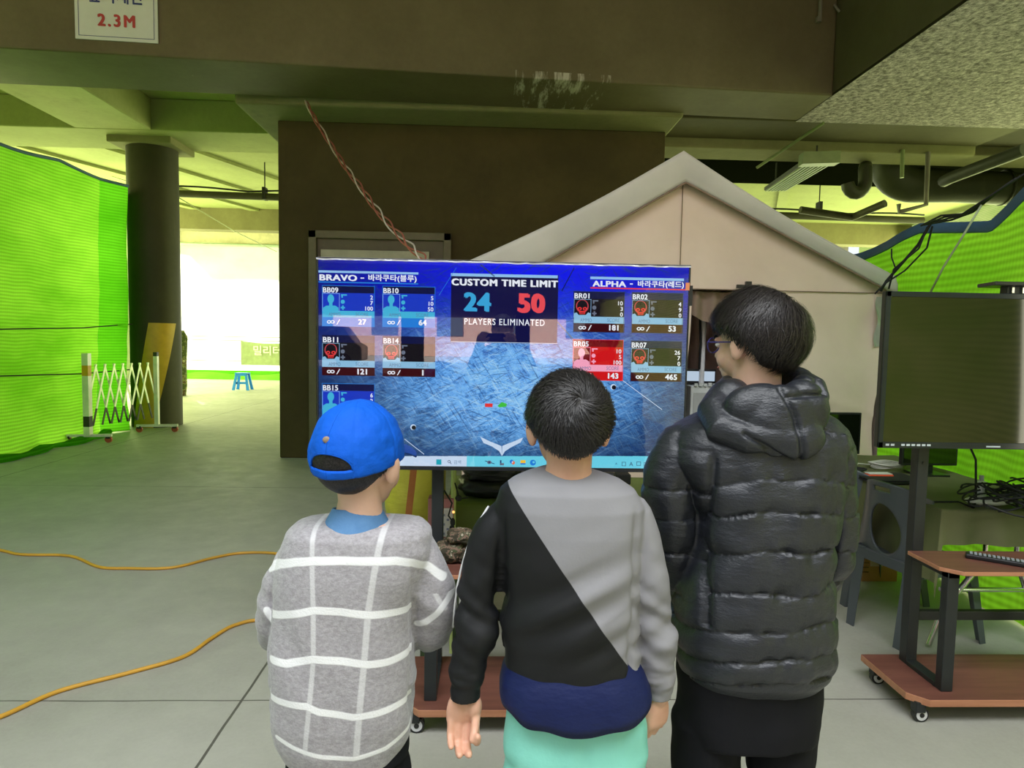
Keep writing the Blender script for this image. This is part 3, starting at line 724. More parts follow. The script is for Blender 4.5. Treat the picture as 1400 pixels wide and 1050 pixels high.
# ================================================================== TELEVISION STANDS
M['hubgrey'] = sm('hub_pale_grey', (.6, .6, .62), .35, bstr=0)
def wheel(parent, x, y, z, r=.03):
    c_ = MB().cyl((x, y-.012, z), (x, y+.012, z), r, 24).build('caster', M['blackp'], parent, smooth='auto')
    MB().cyl((x, y-.014, z), (x, y+.014, z), r*.74, 20).build('hub', M['hubgrey'], c_, smooth='auto')
    MB().cyl((x, y-.016, z), (x, y+.016, z), r*.32, 16).build('hub_cap', M['blackp'], c_, smooth='auto')
    MB().box(x-.028, x+.012, y-.02, y+.02, z+.012, z+.055).build('fork', M['black_metal'], c_, bevel=.003)
def tv_stand(name, xa, xb, yb, yf, px_l, px_r, ztop, label, tilt=0.0):
    """board xa..xb, back yb front yf; posts at px_l, px_r"""
    s = thing(name, ((xa+xb)/2, (yb+yf)/2, 0), label, 'tv stand')
    def board(z0, z1, x0, x1, y0, y1, nm):
        c_ = .06
        q = [(x0+c_, y0), (x1-c_, y0), (x1, y0+c_), (x1, y1), (x0, y1), (x0, y0+c_)]
        bb = MB().prism(q, z0, z1); 
        mi = [0, 0]+[1]*6; bb.m = mi; return bb.build(nm, [M['wood'], M['wood_edge']], s, bevel=.003)
    board(.078, .108, xa, xb, yf, yb, 'base_board')
    board(.60, .618, xa+.12, xb-.12, yf+.02, yb-.1, 'shelf')
    for px_ in (px_l, px_r):
        yp = yb-.07; w = .024
        MB().box(px_-w, px_+w, yp-.025, yp+.025, .108, ztop).build('post', M['black_metal'], s, bevel=.003)
        b = MB(); b.box(px_-w, px_+w, yf+.06, yf+.10, .108, .60); b.build('front_leg', M['black_metal'], s, bevel=.003)
        MB().box(px_-w, px_+w, yf+.10, yp-.025, .108, .128).build('side_rail', M['black_metal'], s, bevel=.002); MB().box(px_-w, px_+w, yf+.06, yp-.025, .575, .60).build('side_rail', M['black_metal'], s, bevel=.002)
        for zz in (.592, 1.0): MB().cyl((px_, yp-.025, zz), (px_, yp-.029, zz), .006, 12).build('bolt', M['chrome'] if zz < .7 else M['blackp'], s)
    [MB().box(px_l+.024, px_r-.024, yb-.08, yb-.05, z0_, z1_).build('cross_bar', M['black_metal'], s, bevel=.003) for z0_, z1_ in ((1.18, 1.23), (.3, .34))]
    for xx in (xa+.05, xb-.05):
        for yy in (yf+.04, yb-.05): wheel(s, xx, yy, .03)
    return s
cX = P(688, 500, 2.66).x
st1 = tv_stand('tv_stand', -.30, .42, 2.80, 2.38, -.202, .335, 1.55, 'black post television stand with walnut base under the large lit screen')
st2 = tv_stand('tv_stand', 1.70, 2.66, 2.82, 2.44, 1.87, 2.46, 1.45, 'black post television stand with walnut base under the switched off screen')

# ------------------------------------------------------------------ television 1
YT = 2.62
def scr(px, py, dy=0): 
    p = P(px, py, YT); return Vector((p.x, YT-dy, p.z))
a00 = scr(433, 352); a11 = scr(943, 644)
tx0, tx1 = a00.x, scr(943, 400).x; tz1 = scr(690, 357).z; tz0 = scr(690, 643.5).z
tv = thing('television', ((tx0+tx1)/2, YT+.03, tz0), 'large lit television showing a blue and red team score board', 'television')
b = MB(); b.box(tx0, tx1, YT+.002, YT+.03, tz0, tz1); b.box(tx0+.25, tx1-.25, YT+.03, YT+.07, tz0+.06, tz1-.3); b.build('housing', M['blackp'], tv, bevel=.004)
bz = sm('bezel_dark', (.03, .032, .04), .25, .4, bstr=0)
b = MB(); e_ = .007
b.box(tx0, tx1, YT-.006, YT+.002, tz1-e_, tz1); b.box(tx0, tx1, YT-.006, YT+.002, tz0, tz0+.016); b.box(tx0, tx0+e_, YT-.006, YT+.002, tz0, tz1); b.box(tx1-e_, tx1, YT-.006, YT+.002, tz0, tz1)
b.build('bezel', bz, tv, bevel=.0015)
# screen background: scratched blue artwork, pure emission
m, t, o = nt('screen_artwork'); v = tc(t)
sp = t.nodes.new('ShaderNodeSeparateXYZ'); t.links.new(v, sp.inputs[0])
tvw, tvh = tx1-tx0, tz1-tz0
ux = mth(t, 'DIVIDE', sp.outputs[0], tvw); uz = mth(t, 'DIVIDE', sp.outputs[2], tvh)   # ux -.5..+.5, uz 0..1
def g(cx_, cz_, wx, wz):
    a = mth(t, 'POWER', mth(t, 'DIVIDE', mth(t, 'SUBTRACT', ux, cx_), wx), 2); b_ = mth(t, 'POWER', mth(t, 'DIVIDE', mth(t, 'SUBTRACT', uz, cz_), wz), 2)
    return mth(t, 'EXPONENT', mth(t, 'MULTIPLY', mth(t, 'ADD', a, b_), -1))
sc1 = noi(t, tcr(t, (4, 3, 16), .35), 3.1, 10, .82); sc2 = noi(t, tcr(t, (3, 3, 11), -.6), 4.3, 10, .84); grit = noi(t, v, 9, 12, .88)
tex = mth(t, 'ADD', mth(t, 'MULTIPLY', sc1, .35), mth(t, 'ADD', mth(t, 'MULTIPLY', sc2, .3), mth(t, 'MULTIPLY', grit, .4)))
glow = g(.03, .40, .31, .25)
k = mth(t, 'MULTIPLY', glow, ramp(t, tex, [(.42, (0,)*3), (.55, (1,)*3)]))
c = mixc(t, ramp(t, g(.08, 1.02, .5, .38), [(0, (0,)*3), (1, (1,)*3)]), (.006, .01, .055), (.0, .0, .95))
c = mixc(t, mth(t, 'MINIMUM', mth(t, 'MULTIPLY', k, 1.7), .95), c, (.12, .42, .98))
k3 = mth(t, 'MULTIPLY', g(.03, .40, .22, .2), ramp(t, tex, [(.49, (0,)*3), (.58, (1,)*3)]))
c = mixc(t, mth(t, 'MINIMUM', mth(t, 'MULTIPLY', k3, 1.3), .9), c, (.28, .62, 1.0))
for rot_, sd_ in ((.55, 0), (-.35, 3), (.15, 7), (-1.0, 5)):
    st_n = noi(t, tcr(t, (1.5, 1, 30), rot_), 4.2+sd_*.3, 3, .5)
    ln_ = ramp(t, st_n, [(.60, (0,)*3), (.66, (1,)*3)])
    c = mixc(t, mth(t, 'MULTIPLY', mth(t, 'MULTIPLY', ln_, glow), .75), c, (.45, .75, 1.0))
    ln2 = ramp(t, st_n, [(.34, (1,)*3), (.40, (0,)*3)]); c = mixc(t, mth(t, 'MULTIPLY', ln2, .6), c, (.01, .05, .22))
gr2 = ramp(t, noi(t, v, 55, 6, .8), [(.36, (1,)*3), (.46, (0,)*3)]); c = mixc(t, mth(t, 'MULTIPLY', mth(t, 'MULTIPLY', gr2, glow), .7), c, (.01, .07, .28))
e = t.nodes.new('ShaderNodeEmission'); t.links.new(c, e.inputs[0]); e.inputs[1].default_value = 1.0; t.links.new(e.outputs[0], o.inputs[0])
tbm = m
screen = MB().box(tx0+e_, tx1-e_, YT-.001, YT+.002, tz0+.016, tz1-e_).build('screen', tbm, tv, origin=((tx0+tx1)/2, YT, tz0))
screen['_o'] = [(tx0+tx1)/2, YT, tz0]
# palette for interface pieces
E = {k: em('ui_'+k, srgb(*c_), s_) for k, (c_, s_) in dict(
    white=((240, 245, 255), 1), pale=((150, 200, 245), 1), pale2=((150, 205, 240), .9), cyan=((70, 185, 225), 1), azure=((40, 130, 225), 1), blue=((30, 60, 200), 1),
    deep=((12, 14, 60), 1), navy=((20, 24, 70), 1), dark=((25, 22, 30), 1), maroon=((60, 14, 22), 1), red=((235, 60, 60), 1), redfill=((215, 25, 30), 1), reddark=((120, 15, 25), 1),
    pink=((255, 170, 200), 1), grey=((110, 120, 140), 1), num24=((60, 170, 225), 1), num50=((240, 80, 90), 1), green=((70, 200, 70), 1), panel=((18, 18, 70), 1), tline=((60, 90, 140), 1),
    bar=((205, 225, 250), 1), barc=((110, 215, 240), 1), ink=((90, 130, 170), 1), slate=((40, 60, 110), 1), yellow=((250, 200, 60), 1), orange=((240, 110, 60), 1), teal=((30, 170, 190), 1), skull=((200, 75, 85), 1)).items()}
EK = list(E); EM = [E[k_] for k_ in EK]; ei = {k_: i for i, k_ in enumerate(EK)}
def rect(b, x0, y0, x1, y1, colr, lay=1):
    """rectangle given on the screen plane, real position, thin layer"""
    dy = .0012+.0002*lay; A = scr((x0+x1)/2, y0); B = scr((x0+x1)/2, y1); L_ = scr(x0, (y0+y1)/2).x; R_ = scr(x1, (y0+y1)/2).x
    b.add([(L_, YT-dy, B.z), (R_, YT-dy, B.z), (R_, YT-dy, A.z), (L_, YT-dy, A.z)], [(0, 1, 2, 3)], ei[colr])
def frame(b, x0, y0, x1, y1, colr, w=.7, lay=2):
    rect(b, x0, y0, x1, y0+w, colr, lay); rect(b, x0, y1-w, x1, y1, colr, lay); rect(b, x0, y0, x0+w, y1, colr, lay); rect(b, x1-w, y0, x1, y1, colr, lay)
def polyg(b, pts, colr, lay=3):
    b.add([scr(x, y, .0012+.0002*lay) for x, y in pts][::-1], [list(range(len(pts)))], ei[colr])
def disc(b, x, y, rx, ry, colr, lay=3, n=20): polyg(b, [(x+rx*math.cos(2*PI*i/n), y+ry*math.sin(2*PI*i/n)) for i in range(n)], colr, lay)
def txt(b, s, x, y0, y1, colr, width=None, off=.03, align='LEFT', lay=5, spacing=1):
    """text whose top is y0 and bottom y1 (photo rows at x)"""
    A = scr(x, y0); B = scr(x, y1); w = width*YT/F*1.0 if width else None
    tmb = text_mb(s, height=A.z-B.z, width=w, offset=off, align=align, mi=ei[colr], spacing=spacing)
    tmb.xf(Matrix.Translation((B.x, YT-.0012-.0002*lay, B.z))); b.join(tmb)
def ui(name, b, label=None):
    o_ = b.build(name, EM, screen)
    if label: o_['label'] = label
    return o_
# headers
b = MB(); rect(b, 435, 371, 572, 374, 'pale'); txt(b, 'BRAVO', 437.5, 375.2, 383.2, 'white', width=49, off=.045); rect(b, 493, 379.5, 498, 381, 'white', 5)
txt(b, '바라쿠타(블루)', 504, 375, 385.5, 'white', width=64, off=.035); rect(b, 435, 386, 572, 387.6, 'azure'); ui('bravo_header', b)
b = MB(); rect(b, 807, 379.5, 935, 383, 'pale'); txt(b, 'ALPHA', 810.5, 384, 391.4, 'white', width=45, off=.045); rect(b, 861, 387.5, 865, 389, 'white', 5)
txt(b, '바라쿠타(레드)', 872, 383.6, 393.6, 'white', width=63, off=.035); rect(b, 807, 394, 939, 395.8, 'red'); ui('alpha_header', b)
# centre panel
b = MB(); rect(b, 616.5, 375, 762.5, 469, 'panel', 1); rect(b, 616.5, 375, 762.5, 379, 'pale', 2)
txt(b, 'CUSTOM TIME LIMIT', 618, 381, 389.8, 'white', width=143, off=.055, spacing=1.05)
txt(b, '24', 635.5, 400.5, 424.5, 'num24', width=34, off=.05); txt(b, '50', 709.5, 402, 426.5, 'num50', width=33.5, off=.06)
txt(b, 'PLAYERS ELIMINATED', 635, 435, 443.6, 'white', width=109, off=.022, spacing=1.15); rect(b, 616.5, 468, 762, 468.7, 'bar', 3)
ui('score_panel', b)
def card(x0, y0, style, name, vals, score, border=True, h=56, w=72):
    b = MB(); x1 = x0+w; y1 = y0+h; blue = style == 'blue'; redf = style == 'red'
    bg = 'blue' if blue else ('redfill' if redf else 'dark'); lo = 'azure' if blue else ('redfill' if redf else 'maroon')
    rect(b, x0, y0, x1, y0+10, 'navy' if not redf else 'reddark', 1); rect(b, x0, y0+10, x1, y0+34.5, bg, 1)
    strip = 'cyan' if blue else ('pink' if redf else 'pale2')
    rect(b, x0, y0+34.5, x1, y0+43.5, strip, 1); rect(b, x0, y0+43.5, x1, y1, lo, 1)
    if border: frame(b, x0, y0, x1, y1, 'azure' if blue else ('red' if redf else 'slate'), .7, 3)
    txt(b, name, x0+1.5, y0+2.2, y0+9.2, 'white', width=20, off=.035)
    rect(b, x0+.5, y0+10.5, x0+24, y0+35, 'blue' if blue else ('reddark' if redf else 'dark'), 2); frame(b, x0+.5, y0+10.5, x0+24, y0+35, 'pale' if not redf else 'pink', .5, 3)
    cx_, fc = x0+12, ('cyan' if blue else 'pink')
    if blue or redf:
        disc(b, cx_, y0+18, 4.6, 6.2, fc, 4); rect(b, cx_-2.3, y0+22, cx_+2.3, y0+28, fc, 4)
        polyg(b, [(cx_-11, y0+35), (cx_-10.5, y0+30), (cx_-6, y0+27.2), (cx_+6, y0+27.2), (cx_+10.5, y0+30), (cx_+11, y0+35)], fc, 4)
    else:
        disc(b, cx_, y0+20, 8.6, 9, 'skull', 4, 28); disc(b, cx_, y0+19.6, 7.2, 7.8, 'dark', 5, 28)
        for s_ in (-1, 1):
            disc(b, cx_+s_*3.6, y0+23.5, 2.8, 2.4, 'red', 6); disc(b, cx_+s_*3.6, y0+23.7, 1.2, 1.1, 'dark', 7)
        polyg(b, [(cx_-4.5, y0+26.5), (cx_+4.5, y0+26.5), (cx_+3.4, y0+31), (cx_-3.4, y0+31)], 'red', 6)
        for k_ in range(3): rect(b, cx_-2.4+k_*2, y0+28, cx_-1.6+k_*2, y0+31, 'dark', 7)
        polyg(b, [(cx_-12, y0+35), (cx_-11.5, y0+30), (cx_-8, y0+28.5), (cx_-5, y0+32), (cx_+5, y0+32), (cx_+8, y0+28.5), (cx_+11.5, y0+30), (cx_+12, y0+35)], 'pale2', 5)
    ic = 'cyan' if blue else ('pink' if redf else 'grey')
    rect(b, x0+26, y0+11.8, x0+34, y0+13.6, ic, 4); rect(b, x0+26.5, y0+13, x0+28.6, y0+16.4, ic, 4)
    disc(b, x0+28.4, y0+22, 2.8, 2.8, ic, 4); rect(b, x0+27.5, y0+27, x0+29.5, y0+33, ic, 4); rect(b, x0+25.5, y0+29, x0+31.5, y0+31, ic, 4)
    for i, vv in enumerate(vals): txt(b, vv, x1-2.5, y0+13.5+i*7.6, y0+19+i*7.6, 'white', off=.03, align='RIGHT')
    txt(b, 'AMMO', x0+9, y0+36.6, y0+41.4, 'ink', width=16, off=0); txt(b, 'SCORE', x0+46, y0+36.6, y0+41.4, 'ink', width=17, off=0)
    for s_ in (-1, 1):
        disc(b, x0+12+s_*2.4, y0+49.5, 2.9, 2.4, 'white', 4); disc(b, x0+12+s_*2.4, y0+49.5, 1.5, 1.1, lo, 5)
    polyg(b, [(x0+19.5, y0+53), (x0+21, y0+53), (x0+25, y0+46), (x0+23.5, y0+46)], 'white', 4)
    txt(b, score, x0+55, y0+46, y0+53.2, 'white', off=.05, align='CENTER')
    ui('player_card', b)
card(440.4, 390.6, 'blue', 'BB09', ['2', '7', '100'], '27'); card(522.9, 391.6, 'blue', 'BB10', ['5', '10', '50'], '64')
card(440.4, 458.5, 'dead', 'BB11', ['', '', ''], '121', False, 55); card(523.1, 460, 'dead', 'BB14', ['', '', ''], '1', False, 55)
card(440.4, 524.3, 'blue', 'BB15', ['6', '2', '100'], '30')
card(784, 398.6, 'dead', 'BR01', ['10', '3', '0'], '181', w=69.6); card(863.6, 400, 'dead', 'BR02', ['4', '9', '0'], '53', w=70)
card(783, 464.3, 'red', 'BR05', ['10', '5', '100'], '143', w=68.6); card(862.2, 466, 'dead', 'BR07', ['26', '7', '0'], '465', w=69.8)
# emblem
b = MB()
polyg(b, [(656.7, 597), (661, 605.5), (673, 610.5), (682.5, 616.8), (686, 623.2), (686.2, 623.2), (685.6, 610), (683.8, 609), (670, 603.5)], 'bar')
polyg(b, [(715.3, 598), (711.5, 605), (698.5, 611.5), (690.5, 616.8), (686.4, 623.2), (686.2, 623.2), (686.6, 610), (687.8, 609), (701, 604)], 'bar')
ui('wing_emblem', b)
b = MB(); rect(b, 663, 551.5, 673.5, 556.5, 'red'); polyg(b, [(680, 555), (686, 549.5), (693, 552), (692, 556), (683, 557)], 'green'); ui('map_marker', b)
b = MB()
for (x, y) in ((565, 584), (838.5, 529)):
    disc(b, x, y, 4, 4, 'bar', 2); disc(b, x+.8, y+.6, 3, 3, 'dark', 3)
def sline(x0, y0, x1, y1, w, colr): 
    d_ = math.hypot(x1-x0, y1-y0); nx, ny = -(y1-y0)/d_*w, (x1-x0)/d_*w; polyg(b, [(x0-nx, y0-ny), (x1-nx, y1-ny), (x1+nx, y1+ny), (x0+nx, y0+ny)], colr, 2)
sline(553, 600, 580, 621, .4, 'bar'); sline(851, 520, 905, 560, .4, 'bar'); sline(600, 404, 624, 366, .35, 'azure'); sline(657, 362, 676, 378, .9, 'slate'); sline(768, 398, 785, 366, .6, 'deep'); sline(762, 440, 783, 463, .8, 'grey')
sline(885, 618, 905, 618.4, .8, 'ink'); ui('artwork_lines', b)
# taskbar
b = MB()
for i in range(20):
    x0, x1 = 436.6+i*25.18, 436.6+(i+1)*25.18; rect(b, x0, 623.5, x1+.1, 641.5, 'bar' if i < 8 else 'barc', 1)
rect(b, 596.5, 628, 603.5, 635.3, 'teal', 2); disc(b, 614, 631, 2, 2, 'slate', 3); disc(b, 614, 631, 1.3, 1.3, 'bar', 4); sline(615.4, 632.4, 617.2, 634.3, .4, 'slate')
txt(b, '검색', 620.5, 629, 634.2, 'ink', off=0)
disc(b, 669, 632, 3, 2.4, 'grey', 2); sline(663, 630, 676, 634, .5, 'slate'); disc(b, 669, 632, 1.2, 1.2, 'slate', 4)
rect(b, 683.5, 629, 685.5, 636, 'slate', 2); rect(b, 683.5, 633, 689, 636, 'grey', 2)
disc(b, 699.5, 631, 2.6, 2.8, 'azure', 2); disc(b, 701.8, 632.6, 2.2, 2.4, 'orange', 3); disc(b, 700.6, 631.8, 1, 1.2, 'bar', 4)
rect(b, 711.5, 629, 718.5, 635, 'yellow', 2); rect(b, 711.5, 633, 718.5, 635, 'azure', 3); disc(b, 728.5, 632.4, 4, 4, 'azure', 2); disc(b, 729.5, 631.8, 1.6, 1.4, 'barc', 3)
txt(b, '^', 841, 632.5, 635, 'slate', off=0); frame(b, 850, 631.5, 855.5, 637, 'slate', .6, 3); txt(b, 'A', 860, 631.5, 637, 'slate', off=0); frame(b, 870, 631, 876, 636.5, 'slate', .6, 3); frame(b, 880, 632, 884, 637, 'slate', .6, 3); frame(b, 887, 633.5, 892, 637, 'slate', .6, 3)
ui('taskbar', b)
# glossy cover glass
m, t, o = nt('tv_cover_glass'); tr = t.nodes.new('ShaderNodeBsdfTransparent'); gl = t.nodes.new('ShaderNodeBsdfGlossy'); gl.inputs['Roughness'].default_value = .012
fr = t.nodes.new('ShaderNodeFresnel'); fr.inputs[0].default_value = 1.75; mx = t.nodes.new('ShaderNodeMixShader')
t.links.new(fr.outputs[0], mx.inputs[0]); t.links.new(tr.outputs[0], mx.inputs[1]); t.links.new(gl.outputs[0], mx.inputs[2]); t.links.new(mx.outputs[0], o.inputs[0]); M['glass'] = m
MB().box(tx0+e_, tx1-e_, YT-.0055, YT-.0045, tz0+.016, tz1-e_).build('cover_glass', M['glass'], tv)
film = sm('peeling_film', (.6, .6, .66), .12, .3, bstr=0)
b = MB(); b.grid(lambda u, v_: Vector((tx0+.0+u*(tx1-tx0), YT-.008-.003*noise.noise(Vector((u*50, v_*3, 2))), tz1-.004-.006*v_-.004*abs(noise.noise(Vector((u*18, 0, 7)))))), 160, 2)
b.build('protective_film', film, tv, smooth=True)
MB().box(tx1-.02, tx1-.004, YT-.009, YT-.006, tz1-.1, tz1-.07).build('orange_sticker', sm('sticker_orange', (.6, .2, .08), .5), tv)
b = MB(); b.box(tx1, tx1+.012, YT, YT+.03, tz1-.16, tz1-.08); b.build('side_button', M['blackp'], tv)
for px_ in (-.202, .335): MB().box(px_-.02, px_+.02, YT+.065, YT+.086, 1.1, 1.5).build('mount_bracket', M['black_metal'], tv)

# ------------------------------------------------------------------ television 2 (off)
Y2 = 2.66
q00 = P(1211, 398, Y2); q01 = P(1200, 612, Y2); X20 = (q00.x+q01.x)/2; Z21 = q00.z+.0; Z20 = q01.z
tv2 = thing('television', (X20+.56, Y2+.02, Z20), 'switched off black television on a stand at the right edge', 'television')
b = MB(); b.box(X20, X20+1.12, Y2, Y2+.03, Z20, Z21); b.box(X20+.2, X20+.9, Y2+.03, Y2+.065, Z20+.05, Z21-.15); b.build('housing', M['blackp'], tv2, bevel=.004)
bz2 = sm('bezel_gloss', (.02, .025, .03), .15, .2, bstr=0); b = MB()
b.box(X20, X20+1.12, Y2-.007, Y2, Z21-.022, Z21); b.box(X20, X20+1.12, Y2-.007, Y2, Z20, Z20+.026); b.box(X20, X20+.02, Y2-.007, Y2, Z20, Z21); b.box(X20+1.1, X20+1.12, Y2-.007, Y2, Z20, Z21); b.build('bezel', bz2, tv2, bevel=.002)
m, t, o = nt('dark_screen_glass'); pbsdf(t, o, (.004, .006, .003), .06, 0, 1.0); M['offscreen'] = m
MB().box(X20+.02, X20+1.1, Y2-.003, Y2, Z20+.026, Z21-.022).build('screen', M['offscreen'], tv2)
gsm = sm('sticker_silver', (.5, .55, .6), .3, bstr=0)
b = MB()
for i in range(9):
    if i in (2,): continue
    b.box(X20+.03+i*.022, X20+.045+i*.022, Y2-.0085, Y2-.007, Z20+.010, Z20+.018)
b.box(X20+.46, X20+.52, Y2-.0085, Y2-.007, Z20+.008, Z20+.014)
b.build('spec_sticker', gsm, tv2)
for px_ in (1.87, 2.46): MB().box(px_-.02, px_+.02, Y2+.065, Y2+.085, 1.15, 1.42).build('mount_bracket', M['black_metal'], tv2)
cb = thing('device_bracket', (2.17, Y2+.05, Z21), 'black plate bracket standing on top of the switched off television', 'bracket')
a_ = P(1384, 392, Y2+.05)
MB().box(a_.x-.045, a_.x+.045, Y2+.02, Y2+.06, Z21, Z21+.032).build('post', M['black_metal'], cb, bevel=.002)
MB().prism([(a_.x-.13, Y2-.02), (a_.x+.25, Y2-.02), (a_.x+.25, Y2+.12), (a_.x-.10, Y2+.12)], Z21+.032, Z21+.048).build('plate', M['blackp'], cb, bevel=.004)
b = MB(); [b.box(a_.x-.03+i*.045, a_.x-.02+i*.045, Y2+.012, Y2+.02, Z21+.004, Z21+.028) for i in range(2)]; b.build('clamp', M['chrome'], cb)

# remote control on the shelf of stand 2
rc_ = thing('remote_control', (2.16, 2.6, .618), 'black button remote control lying on the walnut shelf of the right stand', 'remote')
Mx = Matrix.Translation((P(1372, 787, 2.55).x, 2.57, .63)) @ Matrix.Rotation(-.62, 4, 'Z')
b = MB(); b.box(-.12, .12, -.024, .024, -.011, .009); b.xf(Mx); b.build('body', M['blackp'], rc_, bevel=.006)
b = MB(); gb = sm('button_grey', (.3, .32, .36), .4, bstr=0)
for i in range(13):
    for j in range(3): b.box(-.105+i*.0155, -.095+i*.0155, -.017+j*.0125, -.009+j*.0125, .009, .0115)
b.xf(Mx); b.build('buttons', gb, rc_)
# remote by photo's second (only one seen)

# ================================================================== ITEMS BEHIND TV 1
olive = sm('olive_cloth', (.085, .092, .035), .85, nscale=3, bscale=30, bstr=.3)
Ytab = 3.15
def cloth_table(name, x0, x1, y0, y1, zt_, drop, label, mat):
    def f(u, v_):
        # v: 0 front hem .. .3 front top edge .. .8 back top edge .. 1 back hem
        x = x0+(x1-x0)*u
        if v_ < .3: z = zt_-drop*(1-v_/.3); y = y0-.02-.03*math.sin(x*9)*(1-v_/.3)-.015*math.sin(x*31)*(1-v_/.3)
        elif v_ < .8: z = zt_; y = y0+(y1-y0)*(v_-.3)/.5
        else: z = zt_-.2*(v_-.8)/.2; y = y1+.01
        return Vector((x, y, z+.004*noise.noise(Vector((x*6, y*6, 0)))))
    return f
tb1 = thing('work_table', (.4, 3.5, 0), 'low table behind the large television under an olive cloth', 'table')
b = MB(); b.box(-.17, 1.02, Ytab, 3.8, .66, .69); b.build('tabletop', M['wood'], tb1)
for xx in (-.13, .96):
    for yy in (Ytab+.06, 3.76): MB().box(xx-.02, xx+.02, yy-.02, yy+.02, 0, .66).build('leg', M['tframe'], tb1)
c1 = MB().grid(cloth_table('c', -.19, 1.04, Ytab, 3.8, .695, .3, '', olive), 60, 60).build('tablecloth', sm('olive_cloth_green', (.13, .17, .035), .85, nscale=3, bscale=30, bstr=.3), smooth=True, origin=(.5, 3.5, .69))
tag(c1, 'olive green cloth draped over the table behind the large television', 'tablecloth')
# yellow sack
sx0 = P(563, 680, 3.3)
sk_m, t, o = nt('yellow_sack'); v = tc(t); n = noi(t, v, 5, 5)
c = ramp(t, n, [(.3, (.42, .38, .03)), (.7, (.66, .60, .07))])
sp = t.nodes.new('ShaderNodeSeparateXYZ'); t.links.new(v, sp.inputs[0])
k = mth(t, 'LESS_THAN', mth(t, 'ABSOLUTE', mth(t, 'SUBTRACT', sp.outputs[0], mth(t, 'MULTIPLY', sp.outputs[2], .10))), .017)
c = mixc(t, k, c, (.42, .14, .03)); pbsdf(t, o, c, .55, 0, .4, bump(t, noi(t, tc(t, (1, 1, 3)), 12, 4), .5, .02))
b = MB(); rr = []
for i in range(28):
    s = i/27; z = .30+s*.95; w_ = .155*(math.sin(min(1, s*1.9+.25)*PI/2))*(1 if s < .75 else 1-.5*((s-.75)/.25)**2)*(1+.04*math.sin(s*22))
    rr.append([Vector((sx0.x+(w_+.008*noise.noise(Vector((math.cos(a)*3, math.sin(a)*3, s*9))))*math.cos(a)+.02*s, 3.42+w_*.8*math.sin(a), z)) for a in [2*PI*k_/32 for k_ in range(32)]])
b.rings(rr); tag(b.build('woven_sack', sk_m, smooth=True, origin=(sx0.x, 3.42, .75)), 'bulging yellow woven sack with a brown stripe behind the left stand post', 'sack')
sk2 = thing('storage_crate', (sx0.x, 3.42, 0), 'dark green crate under the yellow sack behind the television stand', 'crate')
dg = sm('dark_green_plastic', (.03, .05, .015), .6)
MB().box(sx0.x-.2, sx0.x+.16, 3.25, 3.62, .0, .29).build('body', dg, sk2, bevel=.012)
MB().box(sx0.x-.215, sx0.x+.175, 3.235, 3.635, .27, .30).build('rim', dg, sk2, bevel=.006)
# pink box
pb = P(604, 705, 3.1)
pk_ = thing('product_box', (pb.x, 3.15, .618), 'tall pink and white printed carton behind the left post of the stand', 'box')
pkm = sm('carton_pink', (.42, .16, .17), .6); wh = sm('carton_white', (.6, .56, .55), .6)
za, zb3 = P(604, 732, 3.08).z, P(604, 678, 3.08).z
MB().box(pb.x-.06, pb.x+.06, 3.03, 3.105, za, zb3).build('carton', pkm, pk_, bevel=.003)
MB().box(pb.x+.0, pb.x+.056, 3.026, 3.03, za+.01, zb3-.045).build('white_label', wh, pk_)
b = MB(); [b.box(pb.x+.008+.02*(i % 2), pb.x+.02+.02*(i % 2), 3.023, 3.026, za+.02+.022*i, za+.03+.022*i) for i in range(5)]; b.build('print', sm('carton_print', (.2, .2, .3), .6), pk_)
shb = thing('side_shelf', (pb.x, 3.1, 0), 'small dark side shelf carrying the pink carton', 'shelf')
MB().box(pb.x-.09, pb.x+.09, 2.98, 3.11, za-.02, za).build('board', dg, shb)
for xx in (pb.x-.075, pb.x+.075): MB().box(xx-.012, xx+.012, 3.0, 3.1, 0, za-.02).build('leg', dg, shb)
# light-coloured vertical pole and cables with small orange lamp
b = MB(); q = P(620, 680, 3.05); b.cyl((q.x, 3.05, 0), (q.x, 3.05, 1.1), .012, 12)
tag(b.build('upright_pole', sm('pale_green_pole', (.5, .58, .2), .5), smooth='auto', origin=(q.x, 3.05, 0)), 'slim pale green upright pole right of the left stand post', 'pole')
b = MB(); b.tube([P(607, 670, 3.0), P(618, 688, 2.98), P(613, 705, 2.98), P(620, 715, 2.98), P(618, 740, 2.98)], .004, 6); b.tube([P(622, 660, 3.0), P(628, 682, 2.99), P(640, 680, 2.99)], .004, 6); b.ell(P(619, 714, 2.97), (.012, .01, .02)); b.ell(P(618, 722, 2.97), (.012, .01, .015)); b.ell(P(627, 681, 2.99), (.016, .012, .014))
b.ell(P(620, 700, 2.975), (.006, .005, .006), 12, 8, 1)
tag(b.build('adapter_cables', [M['blackm'], em('orange_led', (1, .3, .08), 3)], smooth=True, origin=P(618, 700, 2.98)), 'thin black adapter cables with a small orange light beside the pale pole', 'cable')
